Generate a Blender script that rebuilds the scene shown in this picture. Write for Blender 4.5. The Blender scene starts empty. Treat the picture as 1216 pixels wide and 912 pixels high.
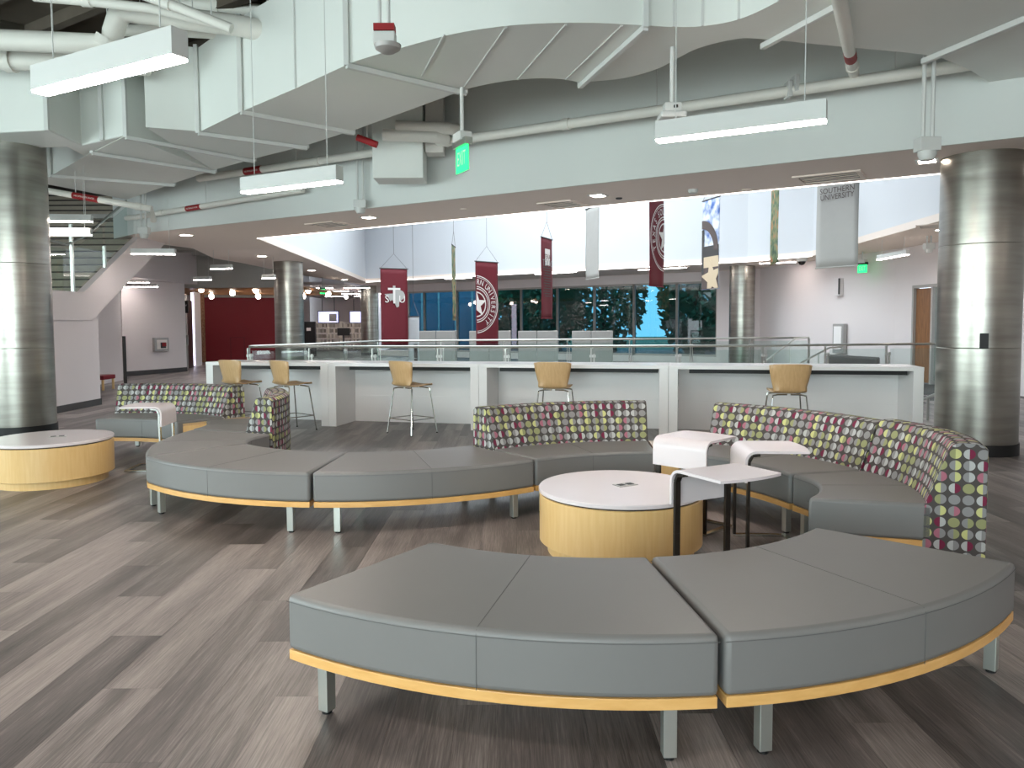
import bpy, bmesh, math, random
from mathutils import Vector, Matrix, geometry
random.seed(7)
RAD = math.radians
COL = bpy.context.scene.collection
SC = bpy.context.scene

# ------------------------------------------------------------------ camera
F, CX, CY, H = 890.0, 608.0, 434.0, 1.52
PITCH, ROLL = RAD(3.2), RAD(0.3)
_f = Vector((0, math.cos(PITCH), -math.sin(PITCH)))
_r0 = Vector((1, 0, 0)); _u0 = _r0.cross(_f)
_r = _r0*math.cos(ROLL) - _u0*math.sin(ROLL)
_u = _r0*math.sin(ROLL) + _u0*math.cos(ROLL)
cam = bpy.data.cameras.new('camera'); camo = bpy.data.objects.new('camera', cam); COL.objects.link(camo)
m = Matrix((( _r.x, _u.x, -_f.x, 0), (_r.y, _u.y, -_f.y, 0), (_r.z, _u.z, -_f.z, H), (0, 0, 0, 1)))
camo.matrix_world = m
cam.sensor_width = 36; cam.lens = F/1216*36; cam.shift_y = (CY-456)/1216; cam.shift_x = 0
cam.clip_start = .05; cam.clip_end = 300
SC.camera = camo

# ------------------------------------------------------------------ world, big lights, exposure
w = bpy.data.worlds.new('sky'); SC.world = w; w.use_nodes = True
wn = w.node_tree.nodes; wl = w.node_tree.links
sky = wn.new('ShaderNodeTexSky'); sky.sky_type = 'HOSEK_WILKIE'; sky.turbidity = 4; sky.sun_direction = (-.5, -.3, .8)
mixw = wn.new('ShaderNodeMixRGB'); mixw.inputs[0].default_value = .6; mixw.inputs[2].default_value = (.8, .9, 1, 1)
wl.new(sky.outputs[0], mixw.inputs[1]); wl.new(mixw.outputs[0], wn['Background'].inputs[0])
wn['Background'].inputs[1].default_value = 3.0
SC.view_settings.view_transform = 'Standard'; SC.view_settings.look = 'None'
SC.view_settings.gamma = 1; SC.view_settings.use_curve_mapping = False
SC.view_settings.exposure = 0.3

def area(name, loc, target, sx, sy, power, col):
    l = bpy.data.lights.new(name, 'AREA'); l.shape = 'RECTANGLE'; l.size = sx; l.size_y = sy
    l.energy = power; l.color = col
    o = bpy.data.objects.new(name, l); COL.objects.link(o); o.location = loc
    o.rotation_euler = (Vector(target)-Vector(loc)).to_track_quat('-Z', 'Y').to_euler()
    return o
DAY = (.80, 1.0, .97)
area('daylight_left_window', (-12.3, 1.6, 2.2), (0, 1.6, 1.9), 11, 3.4, 680, DAY)
area('daylight_back_window', (-4.5, -6.8, 2.2), (-4.5, 0, 1.9), 9, 3.4, 620, DAY)
area('daylight_skylight', (-.5, 21, 8.5), (-.5, 21, 0), 11, 15, 1250, (.93, .97, 1.0))

# ------------------------------------------------------------------ pixel helpers (direction only; depth from a surface)
def ray(x, y): return (x-CX)/F*_r - (y-CY)/F*_u + _f
def gp(x, y, h):
    d = ray(x, y); t = (h-H)/d.z; return Vector((d.x*t, d.y*t))
def at(x, y, Y):
    d = ray(x, y); t = Y/d.y; return Vector((d.x*t, Y, d.z*t+H))
def pl(x, y, P, n):
    d = ray(x, y); t = (P[0]*n[0]+P[1]*n[1])/(d.x*n[0]+d.y*n[1]); return Vector((d.x*t, d.y*t, d.z*t+H))
UA = RAD(-32); UX = Vector((math.cos(UA), math.sin(UA))); NX = Vector((-UX.y, UX.x))
def st(s, t): return UX*s + NX*t

# ------------------------------------------------------------------ materials
MATS = {}
def newmat(name):
    mt = bpy.data.materials.new(name); mt.use_nodes = True
    return mt, mt.node_tree.nodes, mt.node_tree.links, mt.node_tree.nodes['Principled BSDF']
def srgb(c):
    return tuple(((v/255)/12.92 if v/255 <= .04045 else ((v/255+.055)/1.055)**2.4) for v in c) + (1,)
def plain(name, rgb, rough=.5, metal=0, var=.06, scale=6, bump=0, spec=.5, coat=0):
    mt, n, l, p = newmat(name)
    c = srgb(rgb)
    tc = n.new('ShaderNodeTexCoord'); nz = n.new('ShaderNodeTexNoise'); nz.inputs['Scale'].default_value = scale
    nz.inputs['Detail'].default_value = 4
    l.new(tc.outputs['Object'], nz.inputs['Vector'])
    mx = n.new('ShaderNodeMixRGB'); mx.blend_type = 'MIX'
    mx.inputs[1].default_value = tuple(v*(1-var) for v in c[:3])+(1,)
    mx.inputs[2].default_value = tuple(min(1, v*(1+var)) for v in c[:3])+(1,)
    l.new(nz.outputs['Fac'], mx.inputs[0]); l.new(mx.outputs[0], p.inputs['Base Color'])
    p.inputs['Roughness'].default_value = rough; p.inputs['Metallic'].default_value = metal
    p.inputs['Specular IOR Level'].default_value = spec
    p.inputs['Coat Weight'].default_value = coat
    if bump:
        b = n.new('ShaderNodeBump'); b.inputs['Strength'].default_value = bump; b.inputs['Distance'].default_value = .01
        nz2 = n.new('ShaderNodeTexNoise'); nz2.inputs['Scale'].default_value = 60
        l.new(tc.outputs['Object'], nz2.inputs['Vector']); l.new(nz2.outputs['Fac'], b.inputs['Height']); l.new(b.outputs[0], p.inputs['Normal'])
    MATS[name] = mt; return mt
def emit(name, rgb, strength):
    mt, n, l, p = newmat(name)
    c = srgb(rgb); p.inputs['Base Color'].default_value = c
    p.inputs['Emission Color'].default_value = c; p.inputs['Emission Strength'].default_value = strength
    MATS[name] = mt; return mt
plain('vinyl', (121, 120, 119), .42, var=.04, scale=3)
plain('seam', (96, 96, 96), .6)
plain('white_lam', (243, 241, 240), .25, var=.01)
plain('table_white', (226, 217, 219), .22, var=.01)
plain('white_metal', (214, 215, 212), .4, var=.02)
plain('wall_white', (226, 218, 218), .85, var=.015, scale=1)
plain('wall_bright', (212, 214, 218), .85, var=.01, scale=1)
plain('fascia', (222, 226, 223), .85, var=.015, scale=.8)
plain('soffit', (238, 224, 214), .9, var=.015, scale=.8)
plain('deck', (96, 86, 76), .95, var=.35, scale=2.2)
plain('duct', (230, 233, 228), .55, var=.03, scale=1.2)
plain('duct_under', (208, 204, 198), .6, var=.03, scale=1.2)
plain('pipe', (234, 232, 224), .5, var=.03, scale=3)
plain('grey_open', (176, 174, 168), .9, var=.06, scale=2)
plain('black', (18, 18, 19), .5)
plain('dark_trim', (66, 64, 64), .6)
plain('dark_metal', (70, 66, 62), .3, .9)
plain('chrome', (205, 205, 200), .12, 1, var=.02)
plain('satin', (196, 198, 192), .3, 1, var=.03)
plain('leg_steel', (214, 218, 212), .28, .85, var=.03)
plain('maroon_wall', (128, 12, 30), .6, var=.06, scale=2)
plain('maroon', (104, 20, 34), .7, var=.08, scale=5)
plain('grey_banner', (176, 174, 170), .8, var=.05, scale=5)
plain('print_white', (232, 226, 222), .8, var=.02)
plain('print_grey', (150, 148, 148), .8, var=.02)
plain('print_dark', (88, 76, 74), .8, var=.02)
plain('red_label', (150, 22, 28), .6)
plain('booth', (158, 154, 150), .9, var=.05, scale=8, bump=.1)
plain('tread', (178, 168, 152), .8, var=.2, scale=5)
plain('stair_glass_dark', (110, 108, 100), .3)
plain('concrete_tan', (206, 186, 158), .6, var=.05)
plain('foliage', (96, 140, 104), .9, var=.4, scale=4)
plain('bark', (70, 58, 46), .9)
plain('ext_wall', (120, 150, 175), .9)
plain('ext_white', (225, 232, 230), .9)
plain('grass', (90, 110, 80), .95, var=.2)
plain('screen_rim', (50, 50, 56), .4)
plain('door_frame', (168, 164, 160), .5)
plain('book_light', (232, 226, 216), .8, var=.1)
plain('silver_box', (170, 168, 166), .45, .3)
plain('camera_dome', (30, 28, 28), .1)
emit('led', (255, 239, 227), 80)
emit('led_cove', (255, 246, 240), 5)
emit('led_far', (255, 244, 238), 36)
emit('downlight', (255, 240, 226), 22)
emit('exit_green', (40, 235, 120), 1.6)
emit('screen', (196, 200, 250), 1.1)
emit('purple_led', (232, 228, 255), 2.5)

def wood(name, a, b, rough=.35, scale=(14, 14, 1.2), coat=.2):
    mt, n, l, p = newmat(name)
    tc = n.new('ShaderNodeTexCoord'); mp = n.new('ShaderNodeMapping'); mp.inputs['Scale'].default_value = scale
    nz = n.new('ShaderNodeTexNoise'); nz.inputs['Scale'].default_value = 3; nz.inputs['Detail'].default_value = 6; nz.inputs['Distortion'].default_value = .6
    l.new(tc.outputs['Object'], mp.inputs['Vector']); l.new(mp.outputs[0], nz.inputs['Vector'])
    cr = n.new('ShaderNodeValToRGB'); cr.color_ramp.elements[0].color = srgb(a); cr.color_ramp.elements[1].color = srgb(b)
    cr.color_ramp.elements[0].position = .3; cr.color_ramp.elements[1].position = .72
    l.new(nz.outputs['Fac'], cr.inputs[0]); l.new(cr.outputs[0], p.inputs['Base Color'])
    p.inputs['Roughness'].default_value = rough; p.inputs['Coat Weight'].default_value = coat
    MATS[name] = mt
wood('maple', (224, 184, 122), (231, 195, 136))
wood('maple_trim', (220, 168, 98), (232, 184, 116), scale=(3, 3, 14))
wood('maple_seat', (200, 162, 114), (213, 177, 130), scale=(14, 3, 3))
wood('door_wood', (122, 84, 54), (150, 106, 70), scale=(6, 6, 1), coat=.1)
wood('slat_wood', (150, 108, 66), (176, 130, 84), scale=(3, 3, 3), coat=0)
wood('curtain', (120, 76, 54), (186, 150, 120), scale=(12, 12, 6), coat=0, rough=.9)

def m_steel():
    mt, n, l, p = newmat('column_steel')
    tc = n.new('ShaderNodeTexCoord'); mp = n.new('ShaderNodeMapping'); mp.inputs['Scale'].default_value = (1, 1, 9)
    nz = n.new('ShaderNodeTexNoise'); nz.inputs['Scale'].default_value = 1.1; nz.inputs['Detail'].default_value = 3
    l.new(tc.outputs['Object'], mp.inputs[0]); l.new(mp.outputs[0], nz.inputs['Vector'])
    cr = n.new('ShaderNodeValToRGB'); cr.color_ramp.elements[0].color = srgb((128, 124, 116)); cr.color_ramp.elements[1].color = srgb((192, 190, 182))
    l.new(nz.outputs['Fac'], cr.inputs[0]); l.new(cr.outputs[0], p.inputs['Base Color'])
    p.inputs['Metallic'].default_value = 1; p.inputs['Roughness'].default_value = .3
    p.inputs['Anisotropic'].default_value = .5
    b = n.new('ShaderNodeBump'); b.inputs['Strength'].default_value = .035; b.inputs['Distance'].default_value = .03
    l.new(nz.outputs['Fac'], b.inputs['Height']); l.new(b.outputs[0], p.inputs['Normal'])
    MATS['column_steel'] = mt
m_steel()

def m_glass(name, tint, gloss=.12, rough=0.02):
    mt, n, l, p = newmat(name); n.remove(p)
    out = [x for x in n if x.type == 'OUTPUT_MATERIAL'][0]
    tr = n.new('ShaderNodeBsdfTransparent'); tr.inputs[0].default_value = tint
    gl = n.new('ShaderNodeBsdfGlossy'); gl.inputs['Roughness'].default_value = rough
    mx = n.new('ShaderNodeMixShader'); fr = n.new('ShaderNodeFresnel'); fr.inputs[0].default_value = 1.45
    ad = n.new('ShaderNodeMath'); ad.operation = 'ADD'; ad.inputs[1].default_value = gloss - .04; ad.use_clamp = True
    gb = n.new('ShaderNodeNewGeometry'); inv = n.new('ShaderNodeMath'); inv.operation = 'SUBTRACT'; inv.inputs[0].default_value = 1   # reflect at the outer face only: the sheet is thin
    mu = n.new('ShaderNodeMath'); mu.operation = 'MULTIPLY'
    l.new(gb.outputs['Backfacing'], inv.inputs[1]); l.new(fr.outputs[0], ad.inputs[0]); l.new(ad.outputs[0], mu.inputs[0]); l.new(inv.outputs[0], mu.inputs[1]); l.new(mu.outputs[0], mx.inputs[0])
    l.new(tr.outputs[0], mx.inputs[1]); l.new(gl.outputs[0], mx.inputs[2]); l.new(mx.outputs[0], out.inputs[0])
    MATS[name] = mt
m_glass('rail_glass', (.90, .95, .935, 1), .08)
m_glass('window_glass', (.30, .58, .68, 1), .12)

def m_floor():
    mt, n, l, p = newmat('plank')
    oi = n.new('ShaderNodeObjectInfo'); at_ = n.new('ShaderNodeAttribute'); at_.attribute_name = 'rnd'
    sm = n.new('ShaderNodeMath'); sm.operation = 'ADD'; l.new(oi.outputs['Random'], sm.inputs[0]); l.new(at_.outputs['Fac'], sm.inputs[1])
    fr = n.new('ShaderNodeMath'); fr.operation = 'FRACT'; l.new(sm.outputs[0], fr.inputs[0])
    geo = n.new('ShaderNodeNewGeometry')
    off = n.new('ShaderNodeCombineXYZ'); ml = n.new('ShaderNodeMath'); ml.operation = 'MULTIPLY'; ml.inputs[1].default_value = 37
    l.new(fr.outputs[0], ml.inputs[0]); l.new(ml.outputs[0], off.inputs[0]); l.new(ml.outputs[0], off.inputs[2])
    ad = n.new('ShaderNodeVectorMath'); ad.operation = 'ADD'; l.new(geo.outputs['Position'], ad.inputs[0]); l.new(off.outputs[0], ad.inputs[1])
    def noise(sc, detail, rough=.5):
        mp = n.new('ShaderNodeMapping'); mp.inputs['Scale'].default_value = sc
        nz = n.new('ShaderNodeTexNoise'); nz.inputs['Scale'].default_value = 1; nz.inputs['Detail'].default_value = detail; nz.inputs['Roughness'].default_value = rough
        l.new(ad.outputs[0], mp.inputs[0]); l.new(mp.outputs[0], nz.inputs['Vector']); return nz
    fine = noise((160, 5, 1), 3, .7); broad = noise((7, .55, 1), 2)
    a = n.new('ShaderNodeMath'); a.operation = 'MULTIPLY_ADD'; a.inputs[1].default_value = .62
    l.new(fine.outputs['Fac'], a.inputs[0])
    b = n.new('ShaderNodeMath'); b.operation = 'MULTIPLY'; b.inputs[1].default_value = .6; l.new(broad.outputs['Fac'], b.inputs[0]); l.new(b.outputs[0], a.inputs[2])
    c = n.new('ShaderNodeMath'); c.operation = 'MULTIPLY_ADD'; c.inputs[1].default_value = .26; l.new(fr.outputs[0], c.inputs[0]); l.new(a.outputs[0], c.inputs[2])
    cr = n.new('ShaderNodeValToRGB'); e = cr.color_ramp.elements
    e[0].position = .46; e[0].color = srgb((62, 58, 57)); e[1].position = 1.0; e[1].color = srgb((166, 156, 152))
    x = cr.color_ramp.elements.new(.70); x.color = srgb((108, 101, 99))
    l.new(c.outputs[0], cr.inputs[0]); l.new(cr.outputs[0], p.inputs['Base Color'])
    rr = n.new('ShaderNodeMath'); rr.operation = 'MULTIPLY_ADD'; rr.inputs[1].default_value = .2; rr.inputs[2].default_value = .3
    l.new(fine.outputs['Fac'], rr.inputs[0]); l.new(rr.outputs[0], p.inputs['Roughness'])
    bp = n.new('ShaderNodeBump'); bp.inputs['Strength'].default_value = .15; bp.inputs['Distance'].default_value = .002
    l.new(fine.outputs['Fac'], bp.inputs['Height']); l.new(bp.outputs[0], p.inputs['Normal'])
    MATS['plank'] = mt
m_floor()

def m_dots():
    mt, n, l, p = newmat('dots')
    uv = n.new('ShaderNodeUVMap'); uv.uv_map = 'UVMap'
    sc = n.new('ShaderNodeVectorMath'); sc.operation = 'MULTIPLY'; sc.inputs[1].default_value = (1/.072, 1/.067, 0)
    l.new(uv.outputs[0], sc.inputs[0])
    fl = n.new('ShaderNodeVectorMath'); fl.operation = 'FLOOR'; l.new(sc.outputs[0], fl.inputs[0])
    fr = n.new('ShaderNodeVectorMath'); fr.operation = 'FRACTION'; l.new(sc.outputs[0], fr.inputs[0])
    sb = n.new('ShaderNodeVectorMath'); sb.operation = 'SUBTRACT'; sb.inputs[1].default_value = (.5, .5, 0); l.new(fr.outputs[0], sb.inputs[0])
    ln = n.new('ShaderNodeVectorMath'); ln.operation = 'LENGTH'; l.new(sb.outputs[0], ln.inputs[0])
    ms = n.new('ShaderNodeMath'); ms.operation = 'LESS_THAN'; ms.inputs[1].default_value = .43; l.new(ln.outputs['Value'], ms.inputs[0])
    sx = n.new('ShaderNodeSeparateXYZ'); l.new(sb.outputs[0], sx.inputs[0])
    hf = n.new('ShaderNodeMath'); hf.operation = 'GREATER_THAN'; hf.inputs[1].default_value = 0; l.new(sx.outputs[0], hf.inputs[0])
    sel = n.new('ShaderNodeVectorMath'); sel.operation = 'MULTIPLY_ADD'; sel.inputs[1].default_value = (1, 1, 0)
    wn_ = n.new('ShaderNodeTexWhiteNoise'); wn_.noise_dimensions = '3D'
    add = n.new('ShaderNodeVectorMath'); add.operation = 'ADD'; add.inputs[1].default_value = (.37, 11.2, 3.3)
    l.new(fl.outputs[0], add.inputs[0]); l.new(add.outputs[0], wn_.inputs[0])
    def ramp(cols):
        cr = n.new('ShaderNodeValToRGB'); cr.color_ramp.interpolation = 'CONSTANT'; e = cr.color_ramp.elements
        for i, c in enumerate(cols):
            if i == 0: q = e[0]; q.position = 0
            elif i == 1: e.remove(e[1]); q = e.new(i/len(cols))
            else: q = e.new(i/len(cols))
            q.color = srgb(c)
        l.new(wn_.outputs['Value'], cr.inputs[0]); return cr
    lime, oliv, lg, gr, mar, pink = (194, 194, 130), (146, 148, 104), (178, 179, 178), (136, 135, 135), (114, 26, 60), (166, 102, 118)
    L_ = ramp([lime, gr, mar, lg, oliv, gr, gr, lime, lg, oliv, gr, gr, pink, gr])
    R_ = ramp([gr, lime, lg, mar, oliv, gr, pink, oliv, gr, gr, oliv, lg, gr, lg])
    hm = n.new('ShaderNodeMixRGB'); l.new(hf.outputs[0], hm.inputs[0]); l.new(L_.outputs[0], hm.inputs[1]); l.new(R_.outputs[0], hm.inputs[2])
    bm = n.new('ShaderNodeMixRGB'); bm.inputs[1].default_value = srgb((72, 67, 65)); l.new(ms.outputs[0], bm.inputs[0]); l.new(hm.outputs[0], bm.inputs[2])
    l.new(bm.outputs[0], p.inputs['Base Color']); p.inputs['Roughness'].default_value = .8
    MATS['dots'] = mt
m_dots()

def m_books():
    mt, n, l, p = newmat('books')
    tc = n.new('ShaderNodeTexCoord'); mp = n.new('ShaderNodeMapping'); mp.inputs['Scale'].default_value = (9, 1, 3.2)
    vo = n.new('ShaderNodeTexWhiteNoise'); fl = n.new('ShaderNodeVectorMath'); fl.operation = 'FLOOR'
    l.new(tc.outputs['Object'], mp.inputs[0]); l.new(mp.outputs[0], fl.inputs[0]); l.new(fl.outputs[0], vo.inputs[0])
    cr = n.new('ShaderNodeValToRGB'); cr.color_ramp.elements[0].color = srgb((120, 112, 104)); cr.color_ramp.elements[1].color = srgb((236, 228, 218))
    l.new(vo.outputs['Value'], cr.inputs[0]); l.new(cr.outputs[0], p.inputs['Base Color']); p.inputs['Roughness'].default_value = .8
    MATS['books'] = mt
m_books()
def m_cloud():
    mt, n, l, p = newmat('print_sky')
    tc = n.new('ShaderNodeTexCoord'); nz = n.new('ShaderNodeTexNoise'); nz.inputs['Scale'].default_value = 3; nz.inputs['Detail'].default_value = 5
    l.new(tc.outputs['Object'], nz.inputs['Vector'])
    cr = n.new('ShaderNodeValToRGB'); cr.color_ramp.elements[0].color = srgb((74, 104, 168)); cr.color_ramp.elements[1].color = srgb((226, 230, 238))
    cr.color_ramp.elements[0].position = .4; cr.color_ramp.elements[1].position = .62
    l.new(nz.outputs['Fac'], cr.inputs[0]); l.new(cr.outputs[0], p.inputs['Base Color']); p.inputs['Roughness'].default_value = .8
    MATS['print_sky'] = mt
    mt, n, l, p = newmat('print_mosaic')
    tc = n.new('ShaderNodeTexCoord'); nz = n.new('ShaderNodeTexNoise'); nz.inputs['Scale'].default_value = 5; nz.inputs['Detail'].default_value = 6
    l.new(tc.outputs['Object'], nz.inputs['Vector'])
    cr = n.new('ShaderNodeValToRGB'); e = cr.color_ramp.elements
    e[0].color = srgb((52, 76, 58)); e[0].position = .36; e[1].color = srgb((180, 120, 84)); e[1].position = .66
    x = e.new(.5); x.color = srgb((110, 124, 88))
    l.new(nz.outputs['Fac'], cr.inputs[0]); l.new(cr.outputs[0], p.inputs['Base Color']); p.inputs['Roughness'].default_value = .8
    MATS['print_mosaic'] = mt
m_cloud()

# ------------------------------------------------------------------ text shapes (made first, on an empty scene)
TEXT = {}
def make_texts(strings):
    for s in strings:
        c = bpy.data.curves.new('lettering', 'FONT'); c.body = s; c.align_x = 'CENTER'; c.align_y = 'CENTER'; c.size = 1; c.resolution_u = 3
        o = bpy.data.objects.new('lettering', c); COL.objects.link(o)
        dg = bpy.context.evaluated_depsgraph_get(); dg.update()
        me = bpy.data.meshes.new_from_object(o.evaluated_get(dg))
        TEXT[s] = ([v.co.copy() for v in me.vertices], [tuple(p.vertices) for p in me.polygons])
        bpy.data.objects.remove(o); bpy.data.curves.remove(c); bpy.data.meshes.remove(me)
make_texts(list('TEXASOUHRNIVY') + ['EXIT', 'SOUTHERN', 'UNIVERSITY', 'TEXAS', 'FIRE SPRINKLER WATER', 'TSU', 'T', 'S', 'U', '1947', '1927', 'ELEV'])

# ------------------------------------------------------------------ mesh builder
class B:
    def __init__(s, xf=None): s.v = []; s.f = []; s.uv = {}; s.xf = xf
    def add(s, vs, fs, uvs=None):
        k = len(s.v)
        s.v += [(s.xf @ Vector(v)) if s.xf else Vector(v) for v in vs]
        for i, f in enumerate(fs):
            s.f.append(tuple(k+j for j in f))
            if uvs: s.uv[len(s.f)-1] = uvs[i]
        return s
    def box(s, c, d, rz=0):
        x, y, z = [q/2 for q in d]; ca, sa = math.cos(rz), math.sin(rz)
        vs = [(c[0]+a*x*ca-b*y*sa, c[1]+a*x*sa+b*y*ca, c[2]+e*z) for e in (-1, 1) for a, b in ((-1, -1), (1, -1), (1, 1), (-1, 1))]
        return s.add(vs, [(3, 2, 1, 0), (4, 5, 6, 7), (0, 1, 5, 4), (1, 2, 6, 5), (2, 3, 7, 6), (3, 0, 4, 7)])
    def prism(s, poly, z0, z1):
        p = [Vector((q[0], q[1])) for q in poly]
        ar = sum(p[i].x*p[(i+1) % len(p)].y-p[(i+1) % len(p)].x*p[i].y for i in range(len(p)))
        if ar < 0: p.reverse()
        n = len(p)
        vs = [(q.x, q.y, z0) for q in p]+[(q.x, q.y, z1) for q in p]
        fs = [(i, (i+1) % n, n+(i+1) % n, n+i) for i in range(n)]
        tri = geometry.tessellate_polygon([[Vector((q.x, q.y, 0)) for q in p]]) if n > 4 else None
        if n > 4:
            s.add(vs, fs+[tuple(range(n-1, -1, -1)), tuple(range(n, 2*n))])
        else: s.add(vs, fs+[tuple(range(n-1, -1, -1)), tuple(range(n, 2*n))])
        return s
    def plate(s, outer, holes, z0, z1):
        loops = [[Vector((q[0], q[1], 0)) for q in o] for o in [outer]+holes]
        tri = geometry.tessellate_polygon(loops); flat = [q for lo in loops for q in lo]; n = len(flat)
        vs = [(q.x, q.y, z0) for q in flat]+[(q.x, q.y, z1) for q in flat]
        fs = []
        for t in tri:
            a, b, c = t; A = (flat[b]-flat[a]).cross(flat[c]-flat[a]).z
            if A < 0: a, c = c, a
            fs += [(c, b, a), (n+a, n+b, n+c)]
        k = 0
        for lo in loops:
            q = len(lo)
            fs += [(k+i, k+(i+1) % q, n+k+(i+1) % q, n+k+i) for i in range(q)]; k += q
        return s.add(vs, fs)
    def tube(s, pts, r, seg=8, cap=True):
        pts = [Vector(p) for p in pts]; vs = []; fs = []; n = len(pts)
        prev = None
        for i, p in enumerate(pts):
            d = (pts[min(i+1, n-1)]-pts[max(i-1, 0)]).normalized()
            if prev is None:
                a = d.cross(Vector((0, 0, 1)))
                if a.length < .01: a = d.cross(Vector((0, 1, 0)))
            else: a = prev - d*prev.dot(d)
            a.normalize(); prev = a; b = d.cross(a)
            rr = r[i] if isinstance(r, (list, tuple)) else r
            vs += [p+(a*math.cos(2*math.pi*k/seg)+b*math.sin(2*math.pi*k/seg))*rr for k in range(seg)]
        for i in range(n-1):
            fs += [(i*seg+k, i*seg+(k+1) % seg, (i+1)*seg+(k+1) % seg, (i+1)*seg+k) for k in range(seg)]
        if cap: fs += [tuple(range(seg-1, -1, -1)), tuple(range((n-1)*seg, n*seg))]
        return s.add(vs, fs)
    def beam(s, p0, p1, w, h, up=(0, 0, 1)):
        p0, p1 = Vector(p0), Vector(p1); d = (p1-p0).normalized(); u = Vector(up)
        a = d.cross(u)
        if a.length < .01: a = d.cross(Vector((0, 1, 0)))
        a.normalize(); b = a.cross(d); a *= w/2; b *= h/2
        vs = [p+x*a+y*b for p in (p0, p1) for x, y in ((-1, -1), (1, -1), (1, 1), (-1, 1))]
        return s.add(vs, [(3, 2, 1, 0), (4, 5, 6, 7), (0, 1, 5, 4), (1, 2, 6, 5), (2, 3, 7, 6), (3, 0, 4, 7)])
    def lathe(s, prof, c, seg=48):
        vs = []; fs = []; n = len(prof)
        for r, z in prof: vs += [(c[0]+r*math.cos(2*math.pi*k/seg), c[1]+r*math.sin(2*math.pi*k/seg), z) for k in range(seg)]
        for i in range(n-1): fs += [(i*seg+k, i*seg+(k+1) % seg, (i+1)*seg+(k+1) % seg, (i+1)*seg+k) for k in range(seg)]
        fs += [tuple(range(seg-1, -1, -1)), tuple(range((n-1)*seg, n*seg))]
        return s.add(vs, fs)
    def text(s, t, size, pos=(0, 0), rot=0, sx=1, depth=.004, y=0):
        # lettering in the local xz plane, facing -y
        vs, fs = TEXT[t]; n = len(vs); ca, sa = math.cos(rot), math.sin(rot); out = []
        for dy in (0, depth):
            for v in vs:
                a, b = v.x*size*sx, v.y*size
                out.append((pos[0]+a*ca-b*sa, y-dy, pos[1]+a*sa+b*ca))
        return s.add(out, [tuple(n+j for j in f) for f in fs])
    def shape(s, poly, y0, y1):
        # extruded outline in the local xz plane
        n = len(poly); vs = [(a, y0, b) for a, b in poly]+[(a, y1, b) for a, b in poly]
        return s.add(vs, [tuple(range(n)), tuple(range(2*n-1, n-1, -1))]+[(i, n+i, n+(i+1) % n, (i+1) % n) for i in range(n)])
    def obj(s, name, mat, parent=None, bevel=0, smooth=False, seg=2, kind=None, ang=35):
        me = bpy.data.meshes.new(name); org = Vector((0, 0, 0))
        if parent is not None: org = parent_origin(parent)
        me.from_pydata([v-org for v in s.v], [], s.f)
        if s.uv:
            ul = me.uv_layers.new(name='UVMap')
            for i, p in enumerate(me.polygons):
                if i in s.uv:
                    for li, q in zip(p.loop_indices, s.uv[i]): ul.data[li].uv = q
        else:
            bm = bmesh.new(); bm.from_mesh(me); bmesh.ops.recalc_face_normals(bm, faces=bm.faces); bm.to_mesh(me); bm.free()
        me.materials.append(MATS[mat])
        if smooth: me.shade_smooth(); me.set_sharp_from_angle(angle=RAD(ang))
        o = bpy.data.objects.new(name, me); COL.objects.link(o)
        if parent is not None: o.parent = parent
        if kind: o['kind'] = kind
        if bevel:
            md = o.modifiers.new('bevel', 'BEVEL'); md.width = bevel; md.segments = seg; md.limit_method = 'ANGLE'; md.angle_limit = RAD(40)
        return o
def parent_origin(p):
    o = Vector((0, 0, 0))
    while p is not None: o += p.location; p = p.parent
    return o
def tag(o, label, cat, group=None):
    o['label'] = label; o['category'] = cat
    if group: o['group'] = group
    return o
def thing(name, label, cat, loc, group=None):
    o = bpy.data.objects.new(name, None); COL.objects.link(o); o.empty_display_size = .1
    o.location = (loc[0], loc[1], loc[2] if len(loc) > 2 else 0)
    return tag(o, label, cat, group)
def struct(o): o['kind'] = 'structure'; return o
def copy_tree(o, parent=None):
    c = o.copy(); COL.objects.link(c); c.parent = parent
    for ch in list(o.children): copy_tree(ch, c)
    return c
def frame(loc, yaw): return Matrix.Translation(Vector(loc)) @ Matrix.Rotation(yaw, 4, 'Z')

# ================================================================== STRUCTURE
# floor slab with the opening of the stair void
HOLE = [(-5.2, 15.75), (0, 14.8), (4.9, 14.8), (8.6, 15.3), (8.5, 21.4), (-.18, 20.2), (-3.4, 20)]
OUT = [(-16, -9), (14, -9), (14, 40), (-4, 52), (-16, 52)]
floor = struct(B().plate(OUT, [HOLE], -.25, -.004).obj('floor', 'dark_trim'))
PW, PL = .25, 1.53
pm = B().box((0, 0, -.002), (PW-.0012, PL-.0012, .004)).obj('plank', 'plank', floor).data
ob0 = [o for o in COL.objects if o.name == 'plank'][0]
planks = []
def inhole(x, y):
    c = False; n = len(HOLE)
    for i in range(n):
        (a, b), (d, e) = HOLE[i], HOLE[(i+1) % n]
        if (b > y) != (e > y) and x < (d-a)*(y-b)/(e-b)+a: c = not c
    return c
for k in range(-58, 52):
    x = -2.35-PW*k
    off = 3.14+.535*k
    n0 = math.floor((-4-off)/PL)
    for nn in range(n0, n0+26):
        y = off+PL*(nn+.5)
        if y < -4 or y > 34 or x < -15 or x > 11: continue
        if inhole(x, y) or inhole(x, y+.8) or inhole(x, y-.8): continue
        if y > 15 and x > -4.5: continue
        planks.append((x, y))
def vis(p):
    x, y = p
    if y < 1.8: return 1e6+abs(y)
    return math.hypot(x, y) + (1e4 if abs(x)/y > .78 else 0)
planks.sort(key=vis)
near, rest = planks[:300], planks[300:]
for i, (x, y) in enumerate(near):
    o = ob0 if i == 0 else bpy.data.objects.new('plank', pm)
    if i: COL.objects.link(o); o.parent = floor
    o.location = (x, y, 0)
b = B(); rnds = []
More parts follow.
